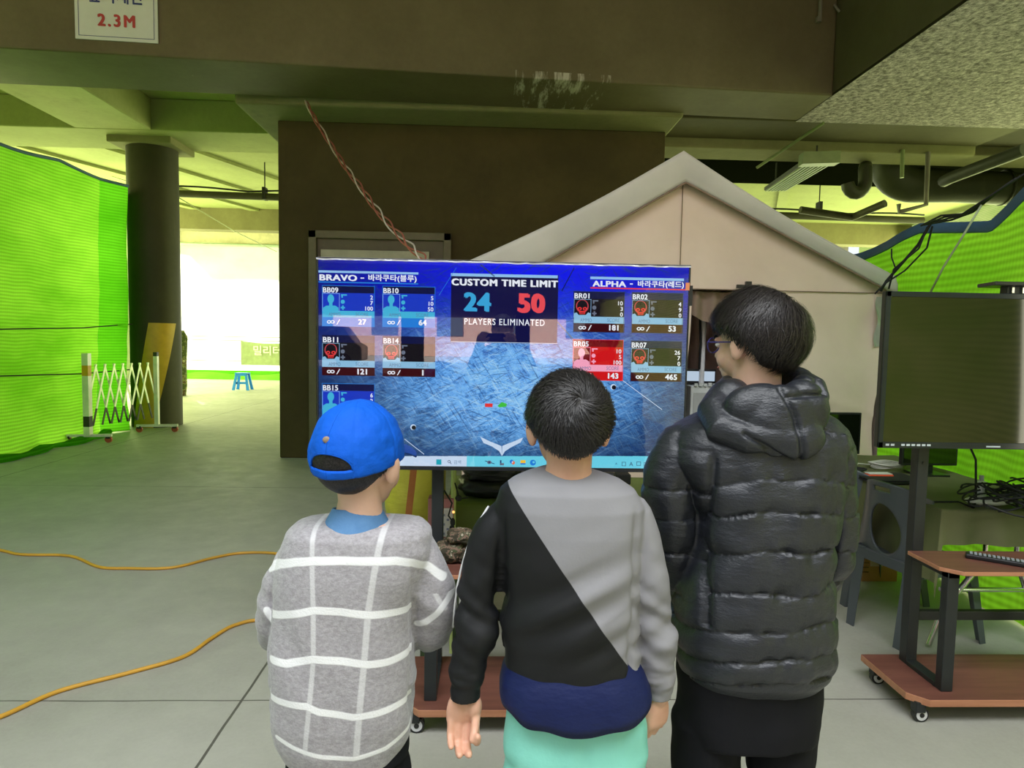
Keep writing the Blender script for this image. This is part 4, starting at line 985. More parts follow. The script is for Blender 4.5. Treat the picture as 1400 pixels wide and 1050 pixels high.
# black folded bags pile
def lump(c_, r, seed, amp=.12, n=40):
    b = MB().ell(c_, r, n, n//2); c_ = Vector(c_)
    for i, p in enumerate(b.v):
        d = p-c_; q = Vector((d.x/r[0], d.y/r[1], d.z/r[2]))
        sq = max(abs(q.x), abs(q.y), abs(q.z))
        q2 = q*(1/ max(.55, sq))**.45
        k = 1+amp*noise.noise(Vector((q.x*2.2, q.y*2.2, q.z*4))+Vector((seed, 0, 0)))+amp*.5*noise.noise(q*7+Vector((0, seed, 0)))
        b.v[i] = c_+Vector((q2.x*r[0]*k, q2.y*r[1]*k, q2.z*r[2]*k))
    return b
bagm = sm('black_nylon', (.014, .016, .02), .45, bscale=40, bstr=.4)
for i, (px_, py_, w_, h_, lab) in enumerate(((668, 655, .135, .04, 'topmost folded black bag of the pile behind the screen'), (672, 672, .15, .045, 'second folded black bag of the pile on the olive table'), (664, 692, .14, .045, 'lowest folded black bag of the pile on the olive table'))):
    c_ = P(px_, py_, 3.34); zc = .70+.045+(2-i)*.085
    o_ = lump((c_.x, 3.36, zc), (w_, .14, h_+.005), i*3.1).build('folded_bag', bagm, smooth=True, origin=(c_.x, 3.36, zc)); tag(o_, lab, 'bag', 'folded black bags')
# black case and radio right of centre
MBx = P(800, 655, 3.4)
cs = thing('equipment_case', (MBx.x, 3.45, .70), 'black equipment case on the olive table behind the middle of the screen', 'case')
MB().box(P(700, 655, 3.3).x, P(842, 655, 3.3).x, 3.3, 3.6, .70, P(800, 646, 3.3).z).build('body', M['blackp'], cs, bevel=.01)
MB().box(P(842, 655, 3.3).x, P(864, 655, 3.3).x, 3.32, 3.5, P(850, 664, 3.3).z, P(850, 650, 3.3).z).build('side_handle', M['blackm'], cs, bevel=.006)
# camouflage pieces on shelf of stand 1
m, t, o = nt('camo_brown'); n = noi(t, tc(t), 28, 3, .6)
c = ramp(t, n, [(.38, (.03, .025, .012)), (.46, (.16, .1, .07)), (.55, (.05, .06, .025)), (.62, (.4, .33, .26))], 'CONSTANT')
pbsdf(t, o, c, .85, nrm=bump(t, noi(t, tc(t), 40, 3), .4)); M['camo2'] = m
for i, (px_, py_, r_, lab) in enumerate(((615, 772, (.055, .07, .04), 'crumpled brown camouflage cloth bundle on the stand shelf nearest the post'), (636, 778, (.05, .06, .032), 'smaller camouflage pouch beside the cloth bundle on the stand shelf'), (628, 752, (.05, .06, .022), 'camouflage glove lying on top of the bundle on the stand shelf'))):
    c_ = P(px_, py_, 2.56); zc = .618+r_[2]*.95 if i < 2 else .618+.098
    tag(lump((c_.x, 2.57, zc), r_, 5+i*2.7, .16).build('camouflage_bundle', M['camo2'], smooth=True, origin=(c_.x, 2.57, zc)), lab, 'cloth', 'camouflage bundles')

# ================================================================== RIGHT TABLE
tX0, tX1, tY0, tY1, tZ = 2.15, 2.85, 2.98, 4.45, .73
tb = thing('folding_table', (2.4, 3.7, 0), 'long folding table under the olive cloth behind the right television', 'table')
MB().box(tX0, tX1, tY0, tY1, tZ-.03, tZ-.004).build('tabletop', M['wood'], tb)
for yy in (tY0+.12, tY1-.15):
    pl_ = MB(); pl_.tube([(tX0+.32, yy, tZ-.03), (tX0+.32, yy, .45), (tX0+.12, yy, .2), (tX0+.06, yy, .02)], .014, 12, up=(0, 1, 0)); pl_.build('leg', M['chrome'], tb, smooth='auto')
    pl_ = MB(); pl_.tube([(tX1-.22, yy, tZ-.03), (tX1-.22, yy, .45), (tX1-.12, yy, .2), (tX1-.08, yy, .02)], .014, 12, up=(0, 1, 0)); pl_.build('leg', M['chrome'], tb, smooth='auto')
    pl_ = MB(); pl_.cyl((tX0+.10, yy, .3), (tX1-.12, yy, .3), .012, 12); pl_.build('crossbar', M['chrome'], tb, smooth='auto')
def cloth2(u, v_):
    # u: 0 left hem, .22 left edge, 1 right ; v: 0 front hem, .2 front edge, 1 back
    du = max(0, (.2-u)/.2); dv_ = max(0, (.16-v_)/.16)
    x = tX0-.012+(tX1-tX0+.01)*max(0, (u-.2)/.8); y = tY0-.012+(tY1-tY0+.02)*max(0, (v_-.16)/.84)
    drop = max(du*.34, dv_*.165+ (du*dv_)*.25)
    z = tZ-drop
    wob = .03*math.sin(y*11)+.015*math.sin(y*29+1)
    if du: x -= (.02+wob*.6+.01)*du
    if dv_: y -= (.015+.025*math.sin(x*13)+.01*math.sin(x*37))*dv_
    return Vector((x, y, z+.002+.005*noise.noise(Vector((x*5, y*5, 3)))))
o_ = MB().grid(cloth2, 90, 90).build('tablecloth', sm('olive_drab_cloth', (.115, .12, .05), .85, nscale=3, bscale=45, bstr=.3), smooth=True, origin=(2.4, 3.7, tZ))
tag(o_, 'olive drab cloth over the long table at the right', 'tablecloth')
def onT(px_, py_, z=tZ+.005): return PZ(px_, py_, z)
# objects on table
q = onT(1201, 655); ob = thing('phone_in_case', q, 'phone in a bright orange red case on the olive table', 'phone')
MB().box(q.x-.075, q.x+.075, q.y-.03, q.y+.03, q.z, q.z+.03).build('case', sm('orange_red', (.75, .09, .04), .4, bstr=0), ob, bevel=.008)
MB().box(q.x-.065, q.x+.07, q.y-.02, q.y+.034, q.z+.03, q.z+.035).build('body', M['white'], ob, bevel=.002)
q = onT(1213, 640); b = MB()
for k_ in range(5): b.tube([q+Vector(((.10+.004*k_)*math.cos(a), (.06+.003*k_)*math.sin(a), .008+.006*k_+.004*math.sin(a*3+k_))) for a in np.linspace(0, 2*PI, 25)], .005, 6)
b.tube([q+Vector((-.1, 0, .02)), q+Vector((-.2, -.02, .03)), q+Vector((-.28, -.1, .01))], .005, 6)
tag(b.build('coiled_cable', sm('pale_cable', (.6, .58, .52), .5, bstr=0), smooth=True, origin=q), 'coil of pale cable near the tent wall on the table', 'cable')
b = MB(); q = onT(1175, 648)
for k_ in range(5): b.tube([q+Vector((-.12+.02*k_+.1*math.cos(a), .05*math.sin(a*1.0)+.01*k_, .008+.004*k_)) for a in np.linspace(0, 2*PI, 21)], .005, 6)
tag(b.build('coiled_cable', M['blackm'], smooth=True, origin=q), 'flat coil of black cable left of the orange phone case', 'cable')
q = onT(1352, 690); ps = thing('power_strip', q, 'white oval power strip base on the table in front of the green net', 'power strip')
MB().ell((q.x, q.y+.0, q.z+.02), (.12, .05, .022), 32, 12).build('body', M['white'], ps, smooth=True)
q2 = q+Vector((-.03, .02, .035)); bt = thing('spray_bottle', q2, 'small white bottle standing on the white power strip', 'bottle')
b = MB(); b.rings([[Vector((q2.x+r_*math.cos(a), q2.y+r_*.7*math.sin(a), q2.z+z_)) for a in [2*PI*k_/24 for k_ in range(24)]] for r_, z_ in ((.024, 0), (.026, .01), (.026, .065), (.022, .075), (.01, .08))]); b.build('bottle_body', M['white'], bt, smooth='auto')
MB().cyl(q2+Vector((0, 0, .08)), q2+Vector((0, 0, .105)), .01, 16).build('cap', sm('cap_grey', (.45, .46, .5), .4), bt, smooth='auto')
b = MB(); q = onT(1400, 700); random.seed(3)
for k_ in range(22):
    cx_, cy_ = q.x-.0+random.uniform(-.12, .12), q.y+random.uniform(-.08, .1); ra, rb_ = random.uniform(.07, .16), random.uniform(.05, .1); ph = random.random()*6; zz = q.z+.008+k_*.0045
    b.tube([Vector((cx_+ra*math.cos(a), cy_+rb_*math.sin(a), zz+.02*math.sin(a*2+ph)+.02)) for a in np.linspace(ph, ph+5.6, 22)], .0045, 6)
tag(b.build('cable_heap', M['blackm'], smooth=True, origin=q), 'tangled heap of black cables on the table at the right edge', 'cable')
b = MB(); a1 = onT(1262, 678); b.tube([onT(1248, 664)+Vector((0, 0, .02)), onT(1257, 672)+Vector((0, 0, .03)), onT(1244, 684), onT(1243, 690), onT(1262, 686), onT(1310, 686), onT(1330, 694), onT(1334, 672)+Vector((0, 0, .05)), onT(1345, 678)+Vector((0, 0, .03))], .005, 6)
b.tube([onT(1318, 688)+Vector((0, 0, .3)), onT(1330, 690)+Vector((0, 0, .22)), onT(1334, 690)+Vector((0, 0, .02)), onT(1331, 694)], .005, 6)
tag(b.build('loose_cable', M['blackm'], smooth=True, origin=a1), 'single loose black cable wandering over the olive table cloth', 'cable')
# dark flat screens leaning at the back of the table
for (xa, xb_, yy, h_, lab) in ((2.46, 2.80, 3.78, .40, 'black monitor leaning at the back of the table near the net'), (2.12, 2.42, 4.15, .33, 'dark monitor farther back on the table by the tent wall')):
    mn = thing('monitor', ((xa+xb_)/2, yy, tZ), lab, 'monitor')
    MB().box(xa, xb_, yy, yy+.03, tZ+.06, tZ+h_).build('housing', M['blackp'], mn, bevel=.004)
    MB().box(xa+.012, xb_-.012, yy-.002, yy, tZ+.075, tZ+h_-.012).build('screen', M['offscreen'], mn)
    MB().prism([(xa+.08, yy-.06), (xb_-.08, yy-.06), (xb_-.08, yy+.1), (xa+.08, yy+.1)], tZ+.003, tZ+.015).build('stand_foot', M['blackp'], mn, bevel=.003)
    MB().box((xa+xb_)/2-.03, (xa+xb_)/2+.03, yy+.01, yy+.04, tZ+.015, tZ+.08).build('stand_neck', M['blackp'], mn)
lp = thing('laptop', (2.25, 3.62, tZ), 'closed black laptop lying on the olive table behind the stand post', 'laptop')
MB().box(2.12, 2.42, 3.5, 3.72, tZ+.006, tZ+.018).build('base', M['blackp'], lp, bevel=.004); MB().box(2.12, 2.42, 3.5, 3.72, tZ+.02, tZ+.028).build('lid', M['blackm'], lp, bevel=.003)
# cardboard box under
q = PZ(1186, 810, 0); q.y = max(q.y, 4.0); cbx = P(1186, 800, 4.05)
bx = thing('cardboard_box', (cbx.x, 4.2, 0), 'orange brown cardboard box on the floor behind the grey chairs', 'box')
cbm = sm('cardboard', (.42, .17, .07), .75); hB = P(1186, 757, 4.0).z
MB().box(cbx.x-.1, cbx.x+.16, 4.0, 4.35, 0, hB).build('carton', cbm, bx, bevel=.004)
MB().box(cbx.x-.02, cbx.x+.06, 3.996, 4.0, .1, hB).build('tape', sm('pinkish_label', (.5, .3, .28), .5), bx)
b = MB(); [b.box(cbx.x-.09, cbx.x-.03, 3.996, 4.0, .06+i*.03, .066+i*.03) for i in range(4)]; b.build('print_lines', sm('box_print', (.15, .06, .03), .7), bx)

# ------------------------------------------------------------------ plastic chairs
chm = sm('grey_plastic_chair', (.075, .085, .10), .32, nscale=3, bstr=.05)
def chair_back(u, v_):
    s = (u-.5)*2
    wtop = .19; wbot = .235; w = wbot+(wtop-wbot)*v_
    x = s*w; z = .40+v_*.41-.045*(abs(s)**3)*v_-.02*v_*(s*s)
    y = -.20-.06*v_+.13*abs(s)**2.2*(.5+.5*v_)
    return Vector((x, y, z))
def hole_el(u, v_):     # oval opening
    return ((u-.5)/.21)**2+((v_-.40)/.32)**2-1
def slot(u, v_): return max(abs(u-.5)/.13, abs(v_-.90)/.035)-1
def make_chair():
    root = thing('plastic_chair', (0, 0, 0), 'x', 'chair')
    nu, nv = 48, 48; b = MB()
    keep = lambda u, v_: hole_el(u, v_) > 0 and slot(u, v_) > 0
    b.grid(chair_back, nu, nv, 0, keep)
    used = set(i for f in b.f for i in f)
    for j in range(nv+1):
        for i in range(nu+1):
            k = j*(nu+1)+i; u, v_ = i/nu, j/nv
            if k in used and -.35 < hole_el(u, v_) < .16:
                a = math.atan2((v_-.40)/.32, (u-.5)/.21)
                fu, fv = .5+.21*math.cos(a), .40+.32*math.sin(a)
                near = any(not keep((i+du)/nu, (j+dv)/nv) for du in (-.5, .5) for dv in (-.5, .5))
                if near: b.v[k] = chair_back(fu, fv)
    b.build('backrest', chm, root, smooth=True, solid=.012, off=0)
    b = MB(); b.grid(lambda u, v_: Vector(((u-.5)*.44*(1-.1*(1-v_)), -.21+v_*.43, .425-.02*math.sin(v_*PI)*math.sin(u*PI)-.02*max(0, (v_-.85)/.15)**2)), 20, 20)
    b.build('seat', chm, root, smooth=True, solid=.02)
    for sx in (-1, 1):
        for sy in (-1, 1):
            b = MB(); tx, ty = sx*.19, (.18 if sy > 0 else -.21); bx_, by_ = sx*(.225 if sy > 0 else .17), (.24 if sy > 0 else -.26)
            rr = []
            for k_ in range(7):
                s = k_/6; x = tx+(bx_-tx)*s; y = ty+(by_-ty)*s; z = .43*(1-s); w = .036-.012*s
                # L profile opening inward
                L = [(0, 0), (-w*2, 0), (-w*2, sy*-.006), (-.006, sy*-.006), (-.006, -sy*w*1.6), (0, -sy*w*1.6)]
                rr.append([Vector((x+sx*px_, y+py_, z)) for px_, py_ in L])
            b.rings(rr); b.build('leg', chm, root)
    b = MB(); b.box(-.2, .2, -.215, -.205, .37, .42); b.box(-.2, .2, .2, .21, .36, .41); b.box(-.215, -.205, -.2, .2, .37, .42); b.box(.205, .215, -.2, .2, .37, .42); b.build('apron', chm, root)
    return root
def copy_tree(o_, parent=None):
    c_ = o_.copy(); C.objects.link(c_); c_.parent = parent
    for ch in o_.children: copy_tree(ch, c_)
    return c_
ch0 = make_chair(); spots = [(2.25, 3.30, -PI/2+.28, 'grey plastic chair nearest the right television post, oval hole in back'),
                             (2.30, 3.80, -PI/2+.12, 'grey plastic chair standing behind the nearer one, partly hidden by the puffer jacket')]
for i, (x, y, r_, lab) in enumerate(spots):
    c_ = ch0 if i == 0 else copy_tree(ch0)
    c_.location = (x, y, 0); c_.rotation_euler = (0, 0, r_); c_['label'] = lab; c_['group'] = 'grey plastic chairs'; c_['category'] = 'chair'

# ================================================================== PEOPLE
def skin_mat(name, c1, c2):
    m, t, o = nt(name); v = tc(t); n = noi(t, v, 14, 4)
    c = ramp(t, n, [(.3, c1), (.7, c2)])
    b_ = pbsdf(t, o, c, .5, 0, .4, bump(t, noi(t, v, 160, 3), .12, .002))
    b_.inputs['Subsurface Weight'].default_value = .12; b_.inputs['Subsurface Radius'].default_value = (.012, .005, .003); b_.inputs['Subsurface Scale'].default_value = .5
    return m
M['skin'] = skin_mat('skin_warm', (.56, .30, .20), (.66, .38, .27))
M['skin2'] = skin_mat('skin_fair', (.60, .36, .26), (.70, .44, .33))
def hair_mat(name, c1, c2):
    m, t, o = nt(name); n = noi(t, tc(t), 260, 3, .7); c = ramp(t, n, [(.35, c1), (.68, c2)])
    pbsdf(t, o, c, .42, 0, .32); return m
M['hair'] = hair_mat('black_hair', (.004, .0035, .0035), (.035, .031, .03))
M['hair2'] = hair_mat('dark_brown_hair', (.005, .004, .004), (.045, .037, .034))

def remesh(mb, voxel, smooth=4, fac=.5):
    """fuse overlapping closed shells into one continuous surface; returns vertex array and faces"""
    me = bpy.data.meshes.new('tmp'); me.from_pydata([tuple(p) for p in mb.v], [], mb.f)
    bm = bmesh.new(); bm.from_mesh(me); bmesh.ops.recalc_face_normals(bm, faces=bm.faces); bm.to_mesh(me); bm.free()
    ob = bpy.data.objects.new('tmp', me); C.objects.link(ob)
    r = ob.modifiers.new('r', 'REMESH'); r.mode = 'VOXEL'; r.voxel_size = voxel
    s = ob.modifiers.new('s', 'SMOOTH'); s.factor = fac; s.iterations = smooth
    dg = bpy.context.evaluated_depsgraph_get(); me2 = bpy.data.meshes.new_from_object(ob.evaluated_get(dg))
    bpy.data.objects.remove(ob); bpy.data.meshes.remove(me)
    return me2
def get_co(me):
    a = np.empty(len(me.vertices)*3); me.vertices.foreach_get('co', a); return a.reshape(-1, 3)
def get_no(me):
    a = np.empty(len(me.vertices)*3); me.vertices.foreach_get('normal', a); return a.reshape(-1, 3)
def set_co(me, a): me.vertices.foreach_set('co', a.reshape(-1)); me.update()
def link_mesh(name, me, mats, parent, org):
    a = get_co(me)-np.array(org); set_co(me, a); me.materials.clear()
    for m_ in (mats if isinstance(mats, (list, tuple)) else [mats]): me.materials.append(m_)
    me.polygons.foreach_set('use_smooth', [True]*len(me.polygons)); me.name = name
    o_ = bpy.data.objects.new(name, me); C.objects.link(o_)
    o_['_o'] = list(org)
    if parent: o_.parent = parent
    else: o_.location = org
    return o_
def nz(p, s, seed=0): return noise.noise(Vector((p[0]*s[0]+seed, p[1]*s[1]+seed*1.7, p[2]*s[2]-seed)))
def vattr(me, name, vals):
    at = me.attributes.new(name, 'FLOAT', 'POINT'); at.data.foreach_set('value', vals)
def attr_node(t, name):
    n = t.nodes.new('ShaderNodeAttribute'); n.attribute_name = name; return n.outputs['Fac']

def torso(mb, Y0, rows, dep, yoff=lambda k: 0, n=40, ex=2.4, shrink=1.0, tilt=None):
    """rows: (photo row, left, right) at the body's own depth; dep(k) half depth, k 0 top..1 bottom"""
    rr = []
    for i, r in enumerate(rows):
        k = i/(len(rows)-1); a = P(r[1], r[0], Y0); c_ = P(r[2], r[0], Y0)
        cx_ = (a.x+c_.x)/2; z = P((r[1]+r[2])/2, r[0], Y0-.92*dep(k)).z; hw = (c_.x-a.x)/2*shrink; hd = dep(k)*shrink; ring = []
        tl = tilt(k) if tilt else 0
        for j in range(n):
            th = 2*PI*j/n; ct, st_ = math.cos(th), math.sin(th)
            x = abs(ct)**(2/ex)*math.copysign(1, ct)*hw; y = abs(st_)**(2/ex)*math.copysign(1, st_)*hd
            ring.append(Vector((cx_+x, Y0+yoff(k)+y, z+tl*x)))
        rr.append(ring)
    mb.rings(rr); return mb
def limb(mb, pts, n=20, k=1.0, kr=None, up=(0, 1, 0)):
    """pts: (px,py,Y,radius in photo px at that depth)"""
    c_ = [P(p[0], p[1], p[2]) for p in pts]; rs = [p[3]*p[2]/F*k for p in pts]
    out, ro = [], []
    for i in range(len(c_)-1):      # catmull-rom resample
        a, b_, z, d_ = c_[i], c_[i+1], c_[max(i-1, 0)], c_[min(i+2, len(c_)-1)]
        for s in range(5):
            t_ = s/5; out.append(.5*((2*a)+(b_-z)*t_+(2*z-5*a+4*b_-d_)*t_*t_+(3*a-z-3*b_+d_)*t_**3)); ro.append(rs[i]+(rs[i+1]-rs[i])*t_)
    out.append(c_[-1]); ro.append(rs[-1])
    return mb.capsule(out, ro, n)

def head(mb, c, s, yaw, pitch=0, ears=True):
    """c = centre of the cranium; faces +Y turned by yaw (right positive)"""
    Rm = Matrix.Rotation(-yaw, 3, 'Z') @ Matrix.Rotation(pitch, 3, 'X'); c = Vector(c)
    T = lambda p: c+Rm @ (Vector(p)*s)
    def el(p, r, rot=None): mb.ell(T(p), tuple(q*s for q in r), 28, 20, rot=Rm @ rot if rot else Rm)
    el((0, -.008, .0), (.074, .094, .088)); el((0, .025, -.045), (.064, .066, .075)); el((0, .045, -.088), (.042, .042, .035))
    el((-.034, .055, -.055), (.026, .026, .032)); el((.034, .055, -.055), (.026, .026, .032)); el((0, .082, -.012), (.05, .012, .012))
    el((0, .094, -.038), (.010, .014, .022), Matrix.Rotation(.35, 3, 'X')); el((0, .101, -.052), (.014, .012, .010))
    el((0, .086, -.078), (.023, .009, .006)); el((0, .085, -.087), (.020, .009, .0065))
    if ears:
        for sx in (-1, 1):
            er = Matrix.Rotation(sx*-.45, 3, 'Z') @ Matrix.Rotation(sx*.12, 3, 'Y')
            el((sx*.083, -.006, -.028), (.008, .018, .031), er); el((sx*.079, .002, -.045), (.008, .011, .015), er)
            el((sx*.077, .006, -.026), (.010, .010, .018), er)
    return T, Rm
def face_parts(T, Rm, s, parent, org, iris=(.03, .018, .01)):
    ew = sm('eye_white', (.75, .73, .7), .2, bstr=0); ip = sm('iris_dark', iris, .15, bstr=0); br_ = M['hair']
    for sx in (-1, 1):
        e_ = MB().ell(T((sx*.031, .0815, -.024)), (.0125*s, .0075*s, .0065*s), 16, 10, rot=Rm).build('eye', ew, parent, smooth=True)
        MB().ell(T((sx*.031, .0885, -.024)), (.0055*s, .0018*s, .0055*s), 14, 8, rot=Rm).build('iris', ip, e_, smooth=True)
        b = MB(); b.tube([T((sx*.014, .094, -.006)), T((sx*.032, .0935, -.001)), T((sx*.05, .083, -.006))], [.0022*s, .003*s, .0015*s], 8); b.build('eyebrow', br_, parent, smooth=True)
    MB().ell(T((0, .0925, -.082)), (.02*s, .004*s, .005*s), 16, 8, rot=Rm).build('lips', sm('lips', (.45, .17, .14), .5, bstr=0), parent, smooth=True)

def hair_shell(T, Rm, s, thick, front, side, back, crown=(0.0, -.35, .93), strands=4000, length=.03, lift=.5, swirl=.6, mat=None, parent=None, name='hair', seed=1, width=.0011, over=None, jitter=.5, lump=(.12, 6), bk=1.0):
    """hair cap over the skull with a lower limit per azimuth (radians of elevation), plus strands radiating from the crown"""
    r0 = Vector((.076, .097, .091)); cen = Vector((0, -.008, 0)); rg = random.Random(seed)
    def lim(az):       # az 0 = front, pi = back
        a = abs(az)
        if a < PI/2: k = a/(PI/2); k = k*k*(3-2*k); return front+(side-front)*k
        k = min(1, (a-PI/2)/(PI/2)*bk); k = k*k*(3-2*k); return side+(back-side)*k
    def pos(d, h):
        sc_ = 1/math.sqrt((d.x/r0.x)**2+(d.y/r0.y)**2+(d.z/r0.z)**2)
        # nape: below the equator the neck pulls the shell inward
        if d.z < 0: sc_ *= 1-.10*min(1, -d.z)**1.5
        return cen+d*(sc_+h)
    def top(d): 
        az = math.atan2(d.x, d.y); el = math.asin(max(-1, min(1, d.z))); e = el-lim(az)
        k = max(0, min(1, e/.35)); return thick*(k**.5)*(1+.25*max(0, d.z)), e
    b = MB(); NU, NV = 96, 60; rings = []
    for j in range(NV+1):
        ring = []
        for i in range(NU):
            az = -PI+2*PI*i/NU; lo = lim(az); el = lo-.02+(PI/2-lo)*j/NV
            d = Vector((math.sin(az)*math.cos(el), math.cos(az)*math.cos(el), math.sin(el))); h, e = top(d)
            h *= 1+lump[0]*noise.noise(d*lump[1]+Vector((seed, 0, 0)))
            ring.append(T(pos(d, h*.78-.001)))
        rings.append(ring)
    b.rings(rings, cap=False)
    # strands
    cr_ = Vector(crown).normalized(); cnt = 0
    while cnt < strands:
        d = Vector((rg.gauss(0, 1), rg.gauss(0, 1), rg.gauss(0, 1))).normalized(); h, e = top(d)
        if e < .03: continue
        if over and over(d): continue
        cnt += 1
        away = (d-cr_*d.dot(cr_)); away = (away-d*away.dot(d)); dist = math.acos(max(-1, min(1, d.dot(cr_))))
        away = away.normalized() if away.length > 1e-6 else Vector((1, 0, 0))
        tang = d.cross(away); dirn = (away+tang*swirl*math.exp(-dist*1.3)+Vector((rg.gauss(0, 1), rg.gauss(0, 1), rg.gauss(0, 1)))*.22*jitter*2)
        dirn = (dirn-d*dirn.dot(d)).normalized()
        L = length*(.6+.6*rg.random()); pts = []; dd = d.copy(); hh = h*.70; lf = lift*(.3+.9*rg.random())*(1 if dist > .3 else .8)
        nseg = 4
        for k in range(nseg+1):
            pts.append(T(pos(dd, hh))); ang = L/nseg/.09
            dd = (dd+dirn*ang).normalized(); dirn = (dirn-dd*dirn.dot(dd)).normalized(); hh += L/nseg*lf*(1-.35*k)
            h2, e2 = top(dd)
            if e2 < 0: hh = min(hh, thick*.8)
        wv = (pts[1]-pts[0]).cross(pts[0]-T((0, 0, 0))).normalized(); w0 = width*(.7+.6*rg.random())*s
        vs = []
        for k in range(nseg): w_ = w0*(1-k/nseg*.75); vs += [pts[k]-wv*w_, pts[k]+wv*w_]
        vs.append(pts[-1]); fs = [(2*k, 2*k+1, 2*k+3, 2*k+2) for k in range(nseg-1)]+[(2*nseg-2, 2*nseg-1, 2*nseg)]
        b.add(vs, fs)
    return b.build(name, mat, parent, smooth=True)

def hand(mb, W, d, l, n, s, curls, spread=.12, thumb=(.5, .55), holding=0):
    """palm + five fingers. W wrist centre, d towards the fingertips, l towards the thumb side, n palm normal"""
    d = Vector(d).normalized(); n = Vector(n); n = (n-d*n.dot(d)).normalized(); l2 = d.cross(n)
    if l2.dot(Vector(l)) < 0: l2 = -l2
    l = l2; W = Vector(W)
    rr = []
    for t_, hw, hd in ((-.35, .027, .02), (0, .026, .018), (.18, .031, .0185), (.42, .039, .018), (.68, .042, .016), (.88, .041, .0135), (1.0, .037, .010)):
        c_ = W+d*t_*.092*s; ring = []
        for j in range(24):
            a = 2*PI*j/24; ring.append(c_+l*math.cos(a)*hw*s+n*math.sin(a)*hd*s)
        rr.append(ring)
    mb.rings(rr)
    mb.ell(W+d*.045*s+l*.024*s+n*.010*s, (.019*s, .019*s, .030*s), 16, 12, rot=Matrix((l, n, d)).transposed())   # thumb mound
    K = [(.029, .086, .038, .0105), (.010, .092, .042, .0108), (-.010, .089, .040, .0104), (-.028, .080, .032, .0094)]
    for i, (lo, do_, L, r) in enumerate(K):
        p = W+l*lo*s+d*(do_-.012)*s+n*-.001*s; c_ = curls[i]; pts = [p.copy()]; rs = [r*1.08*s]; a = .12*c_; base = (d+l*spread*(1.1-i*.75)).normalized()
        for q, (ln, bend) in enumerate(((L+.012, .55), (L*.62, 1.0), (L*.5, .75))):
            a += c_*bend*(0 if q == 0 else 1)+(.35*c_ if q == 0 else 0); dr_ = base*math.cos(a)+n*math.sin(a)
            pts.append(pts[-1]+dr_*ln*.5*s); rs.append(r*.98*(1-.05*q)*s); pts.append(pts[-1]+dr_*ln*.5*s); rs.append(r*(.97-.09*q)*s)
        mb.capsule(pts, rs, 12)
    a, c_ = thumb; p = W+d*.028*s+l*.024*s+n*.006*s; dr_ = (d*math.cos(a)+l*math.sin(a)*1.0+n*.25).normalized(); pts = [p]; rs = [.013*s]
    for q, ln in enumerate((.034, .030, .026)):
        pts.append(pts[-1]+dr_*ln*s); rs.append((.0115-.0012*q)*s); dr_ = (dr_+n*c_*.5-l*c_*.35).normalized()
    mb.capsule(pts, rs, 12)
    return l

def shoe(parent, x, y, yawd, mat, solem, s=1):
    b = MB(); rr = []
    for i in range(15):
        k = i/14; yy = -.10+.25*k; hw = .034+.012*math.sin(k*PI)-(.016*max(0, k-.8)/.2); h = .085-.05*max(0, (k-.3)/.7)**.8
        rr.append([Vector((hw*math.cos(a), yy, .022+h*max(0, math.sin(a))**.8)) for a in [2*PI*q/20 for q in range(20)]])
    b.rings(rr); Mx = Matrix.Translation((x, y, 0)) @ Matrix.Rotation(-yawd, 4, 'Z') @ Matrix.Scale(s, 4); b.xf(Mx); sh = b.build('shoe', mat, parent, smooth=True)
    b = MB(); b.prism([(.047*math.cos(a)*(1 if abs(math.sin(a)) < .9 else .9), .026+.133*math.sin(a)) for a in [2*PI*q/28 for q in range(28)]], .001, .026); b.xf(Mx); b.build('sole', solem, sh, bevel=.004)

def foldmap(me, fn):
    a = get_co(me); n = get_no(me); d = np.array([fn(a[i]) for i in range(len(a))]); set_co(me, a+n*d[:, None])

shoe_w = sm('shoe_white', (.6, .6, .6), .5); shoe_k = sm('shoe_black', (.02, .02, .022), .5)

# ---------------------------------------------------------------- middle boy
Ym = 1.37
def mk_root(px, Y): return Vector((P(px, 800, Y).x, Y, 0))
rM = mk_root(780, Ym)
hcM = P(778, 574, Ym+.0); sM = .965
trows = [(646, 738, 808), (654, 720, 826), (665, 698, 848), (680, 682, 866), (705, 675, 878), (740, 677, 877), (785, 682, 872), (830, 686, 870), (870, 689, 869), (915, 689, 872), (945, 690, 874)]
tiltM = lambda k: -.10*max(0, (k-.75)/.25)
depM = lambda k: (.05, .062, .075, .086, .095, .1, .1, .098, .096, .094, .09)[min(10, int(k*10+.5))]
armL = [(694, 704, Ym+.0, 27), (668, 745, Ym+.0, 29), (655, 800, Ym+.0, 30), (650, 850, Ym+.0, 30), (642, 895, Ym+.0, 27), (636, 932, Ym+.0, 23)]
armR = [(864, 704, Ym, 27), (878, 745, Ym, 28), (886, 800, Ym+.0, 29), (892, 850, Ym+.01, 30), (897, 900, Ym+.01, 28), (901, 932, Ym+.01, 22)]
mb = MB(); T_M, R_M = head(mb, hcM, sM, .0, .04)
zt_neck = P(780, 655, Ym).z
mb.tube([Vector((hcM.x, Ym-.012, hcM.z-.03)), Vector((hcM.x, Ym-.018, zt_neck+.03)), Vector((P(773, 655, Ym).x, Ym-.01, zt_neck-.03))], [.050, .047, .058], 24)
torso(mb, Ym, trows[1:], lambda k: depM(.1+k*.9), shrink=.86)
limb(mb, armL, k=.7); limb(mb, armR, k=.7)
